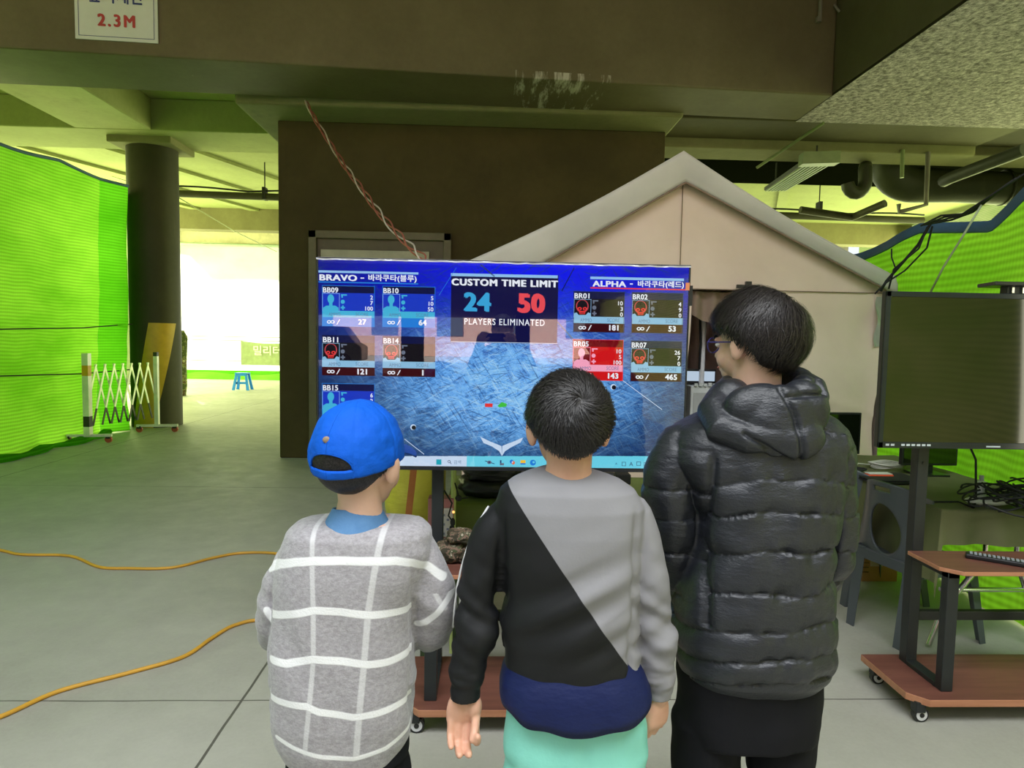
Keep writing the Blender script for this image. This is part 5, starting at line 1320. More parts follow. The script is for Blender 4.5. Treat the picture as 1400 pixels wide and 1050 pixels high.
# hips, legs
torso(mb, Ym, [(905, 700, 862), (960, 695, 875), (1010, 697, 878), (1035, 700, 872)], lambda k: .085, shrink=.72)
def legs(mb, Y, hips, feet, r0, r1, k=1.0, ztop=None):
    for h, f in zip(hips, feet):
        h = Vector(h); f = Vector(f); kn = (h+f)/2+Vector((0, .015, .02))
        mb.capsule([h, h.lerp(kn, .5), kn, kn.lerp(f, .4), f], [r0*k, r0*.9*k, (r0+r1)/2*.95*k, r1*1.12*k, r1*k], 20)
zh = P(780, 1010, Ym).z
hipsM = [(P(738, 1000, Ym).x, Ym, zh), (P(832, 1000, Ym).x, Ym, zh)]; feetM = [(P(730, 1000, Ym).x, Ym+.02, .09), (P(845, 1000, Ym).x, Ym+.02, .09)]
legs(mb, Ym, hipsM, feetM, .058, .036)
wl = P(636, 939, Ym); wr_ = P(901, 950, Ym+.01)
limb(mb, [(636, 915, Ym, 17), (636, 930, Ym, 17), (636, 942, Ym, 17)]); limb(mb, [(901, 925, Ym+.01, 16), (900, 945, Ym+.01, 16), (900, 952, Ym+.01, 15)])
hand(mb, wl, (-.06, 0.05, -1), (1, 0, 0), (.15, -1, -.1), .90, (1.25, .88, .78, .70), .03, (.16, .75))
hand(mb, wr_, (-.02, .05, -1), (-.8, .5, 0), (-.55, .85, 0), .80, (1.0, 1.0, .9, .8), .05, (.35, .6))
me = remesh(mb, .0032, 3)
boyM = link_mesh('person', me, [M['skin']], None, tuple(rM))
tag(boyM, 'person in a diagonally split black and grey sweatshirt with mint trousers, arms hanging down', 'person')
face_parts(T_M, R_M, sM, boyM, rM)
hair_shell(T_M, R_M, sM, .013, .55, -.05, -.62, crown=(.10, -.80, .52), strands=15000, length=.034, lift=.75, swirl=1.6, mat=M['hair'], parent=boyM, seed=4, width=.0009, jitter=.8)
# sweatshirt
mb = MB(); torso(mb, Ym, trows, depM, n=60, tilt=tiltM); limb(mb, armL, 28); limb(mb, armR, 28)
mb.tube([P(775, 655, Ym)+Vector((0, -.004, -.006)), P(775, 645, Ym)+Vector((0, .002, 0))], [(.050, .056), (.045, .050)], 40, up=(0, 1, 0))
for a_, r_ in (((636, 946, Ym), 21), ((900, 945, Ym+.01), 18)):
    q = P(*a_); mb.tube([q+Vector((0, 0, .024)), q+Vector((0, 0, -.012))], [r_*Ym/F*1.02, r_*Ym/F], 24)
me = remesh(mb, .0036, 4)
zb = P(780, 918, Ym).z; zsh = P(780, 700, Ym).z
def fM(p):
    lx = p[0]-rM.x; d = .0015*nz(p, (14, 14, 14), 2)
    # diagonal drag folds over the lower back
    low = max(0, min(1, (1.14-p[2])/.2))*max(0, min(1, (p[2]-zb-.03)/.05)); d += .015*low*nz((lx*3+p[2]*5, p[1]*2, p[2]*19-lx*11), (1, 1, 1), 5); d += .0035*nz((lx*16+p[2]*3, p[1]*3, p[2]*5), (1, 1, 1), 15)
    # elbow folds
    for ax in (P(652, 845, Ym), P(893, 850, Ym)):
        if abs(p[0]-ax.x) < .06: d += .013*math.exp(-((p[2]-ax.z)/.10)**2)*nz(((p[0]-ax.x)*12+p[2]*8, p[1]*6, p[2]*32+(p[0]-ax.x)*16), (1, 1, 1), 12)
    for ax in (P(640, 925, Ym), P(903, 922, Ym)):
        if abs(p[0]-ax.x) < .06: d += .006*math.exp(-((p[2]-ax.z)/.035)**2)*nz((p[0]*30, p[1]*20, p[2]*60), (1, 1, 1), 22)
    # armpit creases
    for ax, sg in ((P(684, 800, Ym), 1), (P(858, 770, Ym), -1)):
        q = (p[0]-ax.x)*sg; d -= .007*math.exp(-((q)/.008)**2)*(1 if p[2] < zsh-.02 else max(0, 1-(p[2]-zsh+.02)/.05))
    # ribbed waist pinches in
    d -= .004*math.exp(-((p[2]-(zb+.03))/.008)**2)*0
    return d
foldmap(me, fM)
co = get_co(me); A1 = P(694, 664, Ym-.05); A2 = P(758, 765, Ym-.095); A3 = P(835, 880, Ym-.09); A4 = P(870, 930, Ym-.085)
pl_ = [(A1.x-.05, A1.z+.07), (A1.x, A1.z), (A2.x, A2.z), (A3.x, A3.z), (A4.x, A4.z), (A4.x+.012, A4.z-.2)]
vals = []
for p in co:
    z = p[2]
    if z > pl_[0][1]: xx = pl_[0][0]
    else:
        xx = pl_[-1][0]
        for i in range(len(pl_)-1):
            if pl_[i+1][1] <= z <= pl_[i][1]: k = (pl_[i][1]-z)/(pl_[i][1]-pl_[i+1][1]); xx = pl_[i][0]+(pl_[i+1][0]-pl_[i][0])*k; break
    if p[1] > Ym+.03 and z > A3.z: pass
    vals.append(.5+(p[0]-xx)*10)
vattr(me, 'split', vals)
m, t, o = nt('two_tone_jersey'); at = attr_node(t, 'split'); n = noi(t, tc(t), 180, 3); n2 = noi(t, tc(t), 5, 3)
k = ramp(t, at, [(.495, (0,)*3), (.505, (1,)*3)])
c = mixc(t, k, (.007, .0075, .0085), mixc(t, n2, (.205, .20, .215), (.255, .25, .265)))
pbsdf(t, o, c, .62, 0, .3, bump(t, n, .12, .002), sheen=.0)
sw = link_mesh('sweatshirt', me, [m], boyM, tuple(rM))
# pale piping along the left sleeve
b = MB(); pts = [P(x, y, Ym-.004) for x, y in ((668, 692), (653, 716), (640, 745), (631, 775), (625.5, 800), (621.5, 830), (619.5, 858))]
b.tube(pts, .0022, 8); b.build('sleeve_piping', sm('piping_white', (.55, .55, .55), .6, bstr=0), boyM, smooth=True)
# navy undershirt hanging below
rowsN = [(890, 704, 858), (925, 696, 866), (948, 686, 877), (972, 682, 885), (990, 682, 887), (1002, 683, 886)]
mb = MB(); rr = []
for i, r in enumerate(rowsN):
    a, c_ = P(r[1], r[0], Ym), P(r[2], r[0], Ym); hw = (c_.x-a.x)/2; cx_ = (a.x+c_.x)/2; ring = []
    for j in range(96):
        th = 2*PI*j/96; ct, st_ = math.cos(th), math.sin(th); k = i/(len(rowsN)-1)
        x = abs(ct)**.8*math.copysign(1, ct)*hw; y = abs(st_)**.8*math.copysign(1, st_)*(.070+.045*min(1, k*1.8)**1.2*.9)
        z = P(780, r[0], Ym-.105).z + .030*k*k*abs(ct)**2.2 - .006*k+.003*k*math.sin(th*9)
        y *= 1+.02*k*math.sin(th*11+1)
        ring.append(Vector((cx_+x, Ym+y, z)))
    rr.append(ring)
mb.rings(rr, cap=False)
m, t, o = nt('navy_jersey'); c = mixc(t, noi(t, tc(t), 4, 3), (.003, .007, .045), (.004, .011, .075)); pbsdf(t, o, c, .6, 0, .3, bump(t, noi(t, tc(t, (1, 1, 2)), 9, 4), .35, .02))
mb.build('undershirt', m, boyM, smooth=True, solid=.003)
# mint trousers
mb = MB(); torso(mb, Ym, [(935, 700, 868), (965, 698, 872), (1010, 690, 880), (1055, 688, 884), (1075, 692, 878)], lambda k: .082+.008*k, n=48)
hp = [(P(736, 1000, Ym).x, Ym, P(736, 1040, Ym).z), (P(836, 1000, Ym).x, Ym, P(836, 1040, Ym).z)]
for h, f in zip(hp, feetM):
    h = Vector(h); f = Vector(f); mb.capsule([h+Vector((0, 0, .05)), h+Vector((0, 0, -.1)), Vector((h.x+(f.x-h.x)*.5, Ym+.01, .36)), Vector((f.x, f.y, .13))], [.072, .078, .064, .056], 28)
me = remesh(mb, .0045, 4); foldmap(me, lambda p: .004*nz(p, (9, 9, 20), 3)+.003*nz(p, (30, 30, 8), 8))
m = sm('mint_trousers', (.22, .62, .52), .55, nscale=3, bscale=120); link_mesh('trousers', me, [m], boyM, tuple(rM))
for f in feetM: shoe(boyM, f[0], f[1]-.0, 0, shoe_w, shoe_k, .95)

# ---------------------------------------------------------------- left boy
Yl = 1.42; rL = mk_root(486, Yl)
hcL = P(492, 618, Yl); sL = 1.03; yawL = .40
lrows = [(717, 442, 538), (722, 425, 556), (730, 405, 578), (742, 393, 588), (765, 385, 592), (800, 380, 586), (840, 377, 572), (880, 375, 567), (920, 373, 568), (960, 372, 572), (1005, 376, 568), (1036, 384, 562), (1060, 396, 550)]
dl = [.05, .07, .085, .098, .105, .11, .112, .114, .118, .12, .12, .115, .105]
depL = lambda k: dl[min(12, int(k*12+.5))]
alL = [(408, 752, Yl, 24), (393, 790, Yl+.0, 30), (381, 830, Yl+.01, 29), (374, 862, Yl+.04, 21), (384, 872, Yl+.13, 19), (420, 858, Yl+.24, 17)]
alR = [(575, 752, Yl, 25), (588, 792, Yl+.0, 31), (592, 830, Yl+.02, 34), (590, 858, Yl+.05, 31), (572, 862, Yl+.15, 26), (535, 848, Yl+.25, 20)]
mb = MB(); T_L, R_L = head(mb, hcL, sL, yawL, -.02)
zn = P(490, 700, Yl).z
mb.tube([Vector((hcL.x, Yl-.012, hcL.z-.03)), Vector((P(494, 690, Yl).x, Yl-.015, zn+.03)), Vector((P(490, 690, Yl).x, Yl-.008, zn-.05))], [.050, .046, .058], 24)
torso(mb, Yl, lrows[1:], lambda k: depL(.08+k*.92), shrink=.82); limb(mb, alL, k=.6); limb(mb, alR, k=.5)
torso(mb, Yl, [(980, 398, 555), (1030, 396, 556), (1060, 400, 552)], lambda k: .085, shrink=.75)
zh = P(480, 1040, Yl).z
hipsL = [(P(436, 1040, Yl).x, Yl, zh), (P(518, 1040, Yl).x, Yl, zh)]; feetL = [(P(428, 1040, Yl).x, Yl+.02, .09), (P(528, 1040, Yl).x, Yl+.02, .09)]
legs(mb, Yl, hipsL, feetL, .055, .036)
hl = P(440, 845, Yl+.27); hr = P(515, 838, Yl+.28)
hand(mb, hl, (1, .3, .15), (0, 0, 1), (0, -1, .1), .8, (.7, .7, .75, .8)); hand(mb, hr, (-1, .3, .15), (0, 0, 1), (0, -1, .1), .8, (.7, .7, .75, .8))
me = remesh(mb, .0033, 3); boyL = link_mesh('person', me, [M['skin2']], None, tuple(rL))
tag(boyL, 'person in a blue strapped cap and loose grey sweater with white checks, standing leftmost', 'person')
face_parts(T_L, R_L, sL, boyL, rL)
hair_shell(T_L, R_L, sL, .012, .5, -.46, -1.28, crown=(0, -.3, .95), strands=9000, length=.036, lift=.06, swirl=.1, mat=M['hair'], parent=boyL, seed=9, over=lambda d: d.z > .25, jitter=.25, width=.0013, bk=1.4)
# cap
capm, t, o = nt('blue_cap_cotton'); c = mixc(t, noi(t, tc(t), 6, 3), (.0, .075, .50), (.0, .11, .62)); pbsdf(t, o, c, .75, 0, .25, bump(t, noi(t, tc(t), 220, 2), .3, .002)); 
rc3 = Vector((.089, .107, .108)); cc = Vector((0, -.008, .0))
def cappt(az, el, k=1.0):
    d = Vector((math.sin(az)*math.cos(el), math.cos(az)*math.cos(el), math.sin(el))); sc_ = 1/math.sqrt((d.x/rc3.x)**2+(d.y/rc3.y)**2+(d.z/rc3.z)**2)
    bmp = .0022*math.sin(az*3)**8*0-.0015*math.exp(-((((az*3/PI) % 1)-.5)/.05)**2)*math.cos(el)
    bmp += .003*noise.noise(d*3.5)+.0006*noise.noise(d*11)
    return cc+d*(sc_*k+bmp)
caplim = lambda az: -.02-.34*(1-math.cos(az))/2          # lower at the back
b = MB(); nu, nv = 240, 112
def capg(u, v_):
    az = -PI+2*PI*u; lo = caplim(az); return T_L(cappt(az, lo+(PI/2-lo)*v_**.9))
def in_arch(u, v_):
    az = -PI+2*PI*u; az = (az+2*PI) % (2*PI)-PI; lo = caplim(PI-abs(az)); el = lo+(PI/2-lo)*v_**.9
    return (az/.50)**2+((el-(lo+.17))/.30)**2 < 1 and el > lo+.17 or (abs(az) < .50 and lo+.13 < el <= lo+.17)
b.grid(capg, nu, nv, 0, lambda u, v_: not in_arch(u, v_))
cap = b.build('cap', capm, boyL, smooth=True, solid=.003, off=1)
# arch binding, strap, band, visor, button
b = MB(); pts = []
for i in range(25):
    a = PI*i/24; az = PI+.50*math.cos(a); lo = caplim(PI-abs(.5*math.cos(a))); el = lo+.17+.30*math.sin(a); pts.append(T_L(cappt(az, el, 1.012)))
b.tube(pts, .0022, 6); b.build('arch_binding', capm, cap, smooth=True)
b = MB(); b.grid(lambda u, v_: T_L(cappt(PI-.62+1.24*u, caplim(PI-.62+1.24*u)+.0+.16*v_, 1.02)), 30, 4); b.build('strap', capm, cap, smooth=True, solid=.002)
b = MB(); b.tube([T_L(cappt(-PI+2*PI*i/80, caplim(-PI+2*PI*i/80), 1.008)) for i in range(81)], .0022, 6); b.build('brim_binding', capm, cap, smooth=True)
def visor(u, v_):
    a = (u-.5)*1.9; base = cappt(a, caplim(a)+.08, 1.0); out = Vector((math.sin(a)*.55, 1, -.12)); L = .052*math.cos(a*.78)**.5
    p = base+Vector((math.sin(a)*.25, 1, 0)).normalized()*L*v_; p.z -= .006*v_*v_+.008*(p.x/.08)**2*v_
    return T_L(p)
b = MB(); b.grid(visor, 40, 12); b.build('visor', sm('visor_blue', (.0, .04, .26), .7), cap, smooth=True, solid=.003)
b = MB(); q = T_L(cappt(PI+.02, .36, 1.03)); b.ell(q, (.008, .003, .007), 14, 8); b.build('eyelet', sm('worn_brown_eyelet', (.28, .2, .13), .6), cap, smooth=True)
# denim collar
b = MB(); cenC = P(489, 706, Yl)
def collar(u, v_):
    a = 2*PI*u; back = (1-math.sin(a))/2      # a=-pi/2 is the back
    rx, ry = .052+.026*v_, .050+.028*v_; z = .024-.048*v_ - .012*(1-back)
    return Vector((cenC.x+rx*math.cos(a)*(1+.03*math.sin(3*a)), Yl-.008+ry*math.sin(a), cenC.z+z+.005*back))
b.grid(collar, 60, 8); dn, t, o = nt('denim'); c = mixc(t, noi(t, tc(t), 25, 6, .7), (.055, .14, .30), (.13, .27, .48)); pbsdf(t, o, c, .85, 0, .2, bump(t, noi(t, tc(t), 300, 2), .3, .002))
b.build('denim_collar', dn, boyL, smooth=True, solid=.004)
# sweater
mb = MB(); torso(mb, Yl, lrows, depL, n=60, ex=2.5); limb(mb, alL, 28); limb(mb, alR, 28)
mb.tube([P(489, 732, Yl)+Vector((0, -.01, 0)), P(489, 716, Yl)+Vector((0, -.008, .0))], [(.080, .086), (.066, .074)], 40, up=(0, 1, 0))
me = remesh(mb, .0038, 5)
xlT, xrT = P(379, 850, Yl).x, P(566, 850, Yl).x
def fL(p):
    d = .002*nz(p, (10, 10, 6), 1)
    low = max(0, min(1, (1.05-p[2])/.4)); d += .010*low*nz((p[0]*12, p[1]*4, p[2]*2.6), (1, 1, 1), 4)+.006*nz((p[0]*9, p[1]*3, p[2]*9+p[0]*7), (1, 1, 1), 14)
    if p[0] < xlT-.0 or p[0] > xrT+.0: d += .006*nz((p[0]*8, p[1]*10, p[2]*26+p[0]*14), (1, 1, 1), 7)
    for ax in (P(379, 800, Yl).x, P(568, 800, Yl).x):
        d -= .006*math.exp(-((p[0]-ax)/.006)**2)*max(0, min(1, (P(400, 790, Yl).z-p[2])/.03))
    zh_ = P(480, 1026, Yl).z; d -= .003*math.exp(-((p[2]-zh_)/.006)**2)
    return d
foldmap(me, fL)
def pxl(pts): return [(P(x, y, Yl-.06).x, P(x, y, Yl-.105).z) for x, y in pts]
body_lines = [(pxl([(360, 796), (383, 781), (410, 772), (435, 768), (475, 767), (515, 768), (545, 770), (565, 776), (585, 789), (604, 806)]), 5.3, 1),
 (pxl([(374, 851), (405, 842), (438, 833), (475, 835), (515, 841), (566, 845)]), 5, 1), (pxl([(377, 909), (400, 909), (438, 898), (475, 901), (510, 907), (535, 908), (567, 906)]), 5, 1),
 (pxl([(372, 962), (400, 962), (430, 961), (445, 968), (490, 977), (520, 975), (558, 970)]), 4.6, 1), (pxl([(385, 1014), (410, 1022), (450, 1031), (490, 1036), (530, 1029), (562, 1012)]), 3.2, .8),
 (pxl([(431, 726), (434, 770), (437, 833), (438, 898), (433, 962), (426, 1028)]), 3.2, .42), (pxl([(527, 724), (519, 768), (509, 836), (504, 905), (498, 975), (493, 1034)]), 4.0, .55)]
slv_lines = [(pxl([(360, 853), (368, 866), (380, 873)]), 5, 1), (pxl([(567, 878), (580, 872), (596, 858), (612, 838), (622, 820)]), 4.6, 1), (pxl([(590, 820), (600, 840), (608, 852)]), 3, .4)]
def mask(p, lines):
    v_ = u_ = -1
    for pts, hw, st_ in lines:
        w_ = hw*Yl/F; best = 9
        for i in range(len(pts)-1):
            ax, az = pts[i]; bx_, bz_ = pts[i+1]; ux_, uz_ = bx_-ax, bz_-az; L2 = ux_*ux_+uz_*uz_; k = max(0, min(1, ((p[0]-ax)*ux_+(p[2]-az)*uz_)/L2))
            dd = math.hypot(p[0]-ax-ux_*k, p[2]-az-uz_*k); best = min(best, dd)
        if st_ > .7: v_ = max(v_, .5+(w_-best)*10)
        else: u_ = max(u_, .5+(w_-best)*10)
    return v_, u_
co = get_co(me); vals = []
for p in co:
    tors = xlT+.001 < p[0] < xrT-.001 or p[2] > P(480, 800, Yl).z
    if p[1] > Yl+.11: tors = p[0] > xlT and p[0] < xrT and p[2] < P(480, 900, Yl).z
    vals.append(mask(p, body_lines if tors else slv_lines) if not (p[1] > Yl+.12 and not tors) else (-1, -1))
vattr(me, 'check', [q[0] for q in vals]); vattr(me, 'faint', [q[1] for q in vals])
m, t, o = nt('checked_knit'); at = ramp(t, attr_node(t, 'check'), [(.487, (0,)*3), (.513, (1,)*3)]); a2 = ramp(t, attr_node(t, 'faint'), [(.485, (0,)*3), (.515, (.48,)*3)]); at = mth(t, 'MAXIMUM', at, a2); n = noi(t, tc(t), 260, 2); n2 = ramp(t, noi(t, tc(t, (1, 1, 1.6)), 90, 5, .75), [(.35, (0,)*3), (.65, (1,)*3)])
c = mixc(t, n2, (.25, .235, .25), (.38, .365, .385)); c = mixc(t, at, c, (.74, .74, .75))
pbsdf(t, o, c, .92, 0, .1, bump(t, mth(t, 'ADD', n, mth(t, 'MULTIPLY', at, .3)), .35, .003), sheen=.3)
link_mesh('sweater', me, [m], boyL, tuple(rL))
b = MB(); b.tube([P(457, 731, Yl-.112), P(457, 747, Yl-.118)], .0012, 6); b.tube([P(496, 731, Yl-.112), P(496, 747, Yl-.118)], .0012, 6)
mb = MB(); torso(mb, Yl, [(1000, 392, 556), (1030, 391, 558), (1060, 392, 560)], lambda k: .095, n=48)
for h, f in zip(hipsL, feetL):
    h = Vector(h); f = Vector(f); mb.capsule([h+Vector((0, 0, .0)), h+Vector((0, 0, -.14)), Vector(((h.x+f.x)/2, Yl+.01, .36)), Vector((f.x, f.y, .13))], [.072, .073, .060, .052], 24)
me = remesh(mb, .005, 4); foldmap(me, lambda p: .004*nz(p, (9, 9, 20), 3)); black_tr = sm('black_trousers', (.006, .006, .008), .85, spec=.2); link_mesh('trousers', me, [black_tr], boyL, tuple(rL))
for f in feetL: shoe(boyL, f[0], f[1], 0, shoe_w, shoe_k, .9)

# ---------------------------------------------------------------- tall one
Yr = 1.52; rR = mk_root(1020, Yr)
hcR = P(1033, 459, Yr+.01); sR = .955; yawR = -.62
rrows = [(560, 985, 1112), (575, 952, 1136), (592, 925, 1150), (612, 915, 1156), (640, 912, 1154), (680, 932, 1142), (720, 945, 1135), (760, 945, 1124), (800, 938, 1121), (840, 925, 1123), (880, 921, 1126), (918, 922, 1127), (944, 926, 1122), (956, 938, 1108)]
dr0 = [.07, .1, .118, .13, .138, .145, .148, .15, .152, .153, .152, .148, .135, .11]
depR = lambda k: dr0[min(13, int(k*13+.5))]
arL = [(930, 612, Yr, 34), (915, 660, Yr, 37), (920, 715, Yr+.01, 34), (925, 765, Yr+.04, 31), (932, 800, Yr+.09, 26), (955, 822, Yr+.17, 20)]
arR = [(1132, 612, Yr, 30), (1136, 660, Yr, 34), (1138, 715, Yr+.0, 33), (1135, 760, Yr+.02, 32), (1122, 792, Yr+.07, 26), (1105, 812, Yr+.12, 20)]
mb = MB(); T_R, R_R = head(mb, hcR, sR, yawR, -.0)
mb.tube([Vector((hcR.x, Yr, hcR.z-.03)), Vector((P(1034, 540, Yr).x, Yr-.0, P(1035, 540, Yr).z)), Vector((P(1030, 580, Yr).x, Yr, P(1030, 590, Yr).z))], [.056, .055, .07], 24)
torso(mb, Yr, rrows[1:], lambda k: depR(.08+k*.92), shrink=.74); limb(mb, arL, k=.55); limb(mb, arR, k=.55)
torso(mb, Yr, [(880, 930, 1112), (940, 930, 1112), (980, 935, 1105)], lambda k: .1, shrink=.72)
zh = P(1020, 960, Yr).z
hipsR = [(P(968, 960, Yr).x, Yr, zh), (P(1070, 960, Yr).x, Yr, zh)]; feetR = [(P(962, 960, Yr).x, Yr+.02, .1), (P(1090, 960, Yr).x, Yr+.03, .1)]
legs(mb, Yr, hipsR, feetR, .062, .042)
hl = P(962, 826, Yr+.19); hr = P(1100, 815, Yr+.14)
hand(mb, hl, (1, .3, -.2), (0, 0, 1), (0, -1, 0), .85, (.7, .7, .7, .7)); hand(mb, hr, (-.6, .3, -.6), (0, 0, 1), (0, -1, 0), .85, (.7, .7, .7, .7))
me = remesh(mb, .0036, 3); boyR = link_mesh('person', me, [M['skin2']], None, tuple(rR))
tag(boyR, 'tall person with glasses in a black hooded puffer jacket, standing rightmost, head turned left', 'person')
face_parts(T_R, R_R, sR, boyR, rR)
hair_shell(T_R, R_R, sR, .024, .35, -.05, -1.08, crown=(.25, -.50, .83), strands=17000, length=.052, lift=.55, swirl=.8, mat=M['hair2'], parent=boyR, seed=13, width=.0012, jitter=.7, lump=(.35, 3.6), bk=1.9)
# glasses
gl_ = sm('glasses_purple_frame', (.05, .04, .22), .25, bstr=0); b = MB()
for sx in (-1, 1):
    cgl = Vector((sx*.033, .101, -.026)); b.tube([T_R(cgl+Vector((.024*math.cos(a), -.004*abs(math.cos(a)), .019*math.sin(a)))) for a in np.linspace(0, 2*PI, 25)], .0017, 6)
    b.tube([T_R((sx*.057, .098, -.02)), T_R((sx*.075, .085, -.018)), T_R((sx*.082, .0, -.016))], .0018, 6)
b.tube([T_R((-.01, .102, -.022)), T_R((0, .106, -.02)), T_R((.01, .102, -.022))], .0016, 6)
gg = b.build('glasses', gl_, boyR, smooth=True)
# puffer jacket
seams = [(1.0, None)]
szz = [P(1030, y, Yr-.14).z for y in (600, 663, 708, 761, 817, 866, 909, 946)]
mb = MB(); torso(mb, Yr, rrows, depR, n=72, ex=2.6); limb(mb, arL, 32); limb(mb, arR, 32)
me = remesh(mb, .0038, 4)
tz_lo, tz_hi = P(1030, 700, Yr).x, 0
def seamfield(p, off=0):
    x = p[0]-rR.x; z = p[2]+off-.014*math.sin(x*9+1)-.020*nz((x*8, p[1]*5, p[2]*4), (1, 1, 1), 3)
    for i in range(len(szz)-1):
        if szz[i+1] <= z <= szz[i]:
            t_ = (szz[i]-z)/(szz[i]-szz[i+1]); return t_, min(t_, 1-t_)*(szz[i]-szz[i+1]), i
    return .5, 1, -1
xaL, xaR = P(950, 700, Yr).x, P(1128, 700, Yr).x
def fR(p):
    arm = p[0] < xaL+.0 or p[0] > xaR-.0
    if p[2] < szz[-3]: arm = False
    t_, ds, i = seamfield(p, .03 if arm else 0)
    if i < 0: return 0
    amp = .0095 if not arm else .006; amp *= (.35 if i == 0 and not arm else 1)
    bul = amp*(math.sqrt(max(0, 1-(2*t_-1)**2))-.55)
    x = p[0]*1.0; ang = x+p[1]*.7
    puck = .0095*nz((ang*38, p[1]*9, p[2]*9), (1, 1, 1), i*3.3)*math.exp(-ds/.018)+.010*nz((ang*15+p[2]*6, p[1]*4, p[2]*14-ang*8), (1, 1, 1), i+9)*math.exp(-ds/.04)
    puck += .0035*nz(p, (16, 16, 26), 31)
    crease = 0
    for ax, sg in ((xaL, 1), (xaR, -1)):
        crease -= .012*math.exp(-((p[0]-ax)/.009)**2)*max(0, min(1, (szz[0]-.03-p[2])/.03))*(1 if p[2] > szz[-3] else 0)
    return bul+puck+crease
foldmap(me, fR)
m, t, o = nt('black_puffer_nylon'); n = noi(t, tc(t), 6, 3); c = mixc(t, n, (.012, .0135, .018), (.021, .0235, .030))
h_ = mth(t, 'ADD', mth(t, 'MULTIPLY', noi(t, tc(t, (1, 1, 2.2)), 22, 6, .65), 1.0), mth(t, 'MULTIPLY', noi(t, tc(t), 300, 2), .06))
pbsdf(t, o, c, .36, 0, .5, bump(t, h_, .55, .009)); M['puffer'] = m
jk = link_mesh('puffer_jacket', me, [M['puffer']], boyR, tuple(rR))
# hood
mb = MB()
ring = [(992, 545, 0), (975, 568, -.05), (985, 592, -.10), (1020, 606, -.125), (1060, 604, -.13), (1098, 588, -.12), (1118, 562, -.08), (1112, 535, -.04), (1092, 522, .02), (1045, 520, .09), (1005, 528, .06)]
pts = [P(x, y-6, Yr+dy) for x, y, dy in ring]; pts.append(pts[0])
mb.tube(pts, [.034, .038, .036, .034, .034, .034, .032, .030, .026, .028, .03, .034], 20)
for (x, y, dy, rx, ry, rz, ro) in ((1000, 548, -.02, .052, .045, .050, .5), (985, 575, -.04, .045, .04, .035, .6), (1068, 574, -.115, .088, .045, .075, 0), (1045, 560, -.10, .09, .045, .055, .1), (1098, 560, -.10, .058, .045, .068, -.2), (1082, 600, -.13, .075, .036, .045, -.12), (1100, 532, -.05, .030, .04, .035, 0)):
    q = P(x, y, Yr+dy); mb.ell(q, (rx, ry, rz), 28, 18, rot=Matrix.Rotation(ro, 3, 'Y'))
me = remesh(mb, .0035, 7)
def seg_d(p, a, b_):
    ux_, uz_ = b_.x-a.x, b_.z-a.z; k = max(0, min(1, ((p[0]-a.x)*ux_+(p[2]-a.z)*uz_)/(ux_*ux_+uz_*uz_))); return math.hypot(p[0]-a.x-ux_*k, p[2]-a.z-uz_*k)
hs = [[P(1032, 528, Yr), P(1046, 560, Yr), P(1052, 595, Yr), P(1056, 628, Yr)], [P(1096, 520, Yr), P(1108, 545, Yr), P(1118, 570, Yr), P(1124, 600, Yr)], [P(1036, 535, Yr), P(1060, 533, Yr), P(1095, 532, Yr)], [P(985, 580, Yr), P(1020, 605, Yr), P(1054, 622, Yr)]]
def fH(p):
    if p[1] > Yr: return 0
    d = 0
    for L_ in hs:
        for i in range(len(L_)-1):
            dd = seg_d(p, L_[i], L_[i+1]); d = min(d, -.010*math.exp(-(dd/.006)**2))
    near = min(seg_d(p, hs[1][i], hs[1][i+1]) for i in range(3)); near2 = min(seg_d(p, hs[0][i], hs[0][i+1]) for i in range(3))
    d += .007*nz((p[0]*20, p[1]*8, p[2]*45), (1, 1, 1), 3)*(math.exp(-near/.025)+.6*math.exp(-near2/.02))+.006*nz((p[0]*12+p[2]*9, 0, p[2]*16), (1, 1, 1), 8)
    return d
foldmap(me, fH); link_mesh('hood', me, [M['puffer']], boyR, tuple(rR))
# trousers
mb = MB(); torso(mb, Yr, [(900, 930, 1112), (950, 926, 1116), (1010, 926, 1112), (1035, 930, 1106)], lambda k: .115, n=48)
for h, f in zip(hipsR, feetR):
    h = Vector(h); f = Vector(f); mb.capsule([h+Vector((0, 0, -.04)), h+Vector((0, 0, -.16)), Vector(((h.x+f.x)/2, Yr+.01, .42)), Vector((f.x, f.y, .14))], [.084, .082, .072, .062], 28)
me = remesh(mb, .005, 4); foldmap(me, lambda p: .005*nz(p, (9, 9, 16), 5)+.003*nz(p, (22, 22, 8), 2)); link_mesh('trousers', me, [black_tr], boyR, tuple(rR))
for f in feetR: shoe(boyR, f[0], f[1], 0, shoe_k, shoe_w, 1.05)

# ---------------------------------------------------------------- photographer behind the camera (mirrored in the screen)
Yp = -.48; rP = Vector((.12, Yp, 0)); mb = MB(); hcP = Vector((.12, Yp+.02, 1.60)); T_P, R_P = head(mb, hcP, 1.05, 0)
mb.tube([(.12, Yp, 1.56), (.12, Yp, 1.47), (.12, Yp, 1.40)], [.055, .055, .075], 24)
def mrings(mb, rows, cx_, cy_, k=1.0, ex=2.4, n=48):
    mb.rings([[Vector((cx_+abs(math.cos(a))**(2/ex)*math.copysign(1, math.cos(a))*hw*k, cy_+abs(math.sin(a))**(2/ex)*math.copysign(1, math.sin(a))*hd*k, z)) for a in [2*PI*j/n for j in range(n)]] for z, hw, hd in rows])
prow = [(1.46, .07, .06), (1.43, .14, .08), (1.38, .20, .10), (1.28, .215, .12), (1.1, .20, .125), (.95, .195, .125), (.82, .20, .125), (.78, .19, .12)]
mrings(mb, prow, .12, Yp, .82)
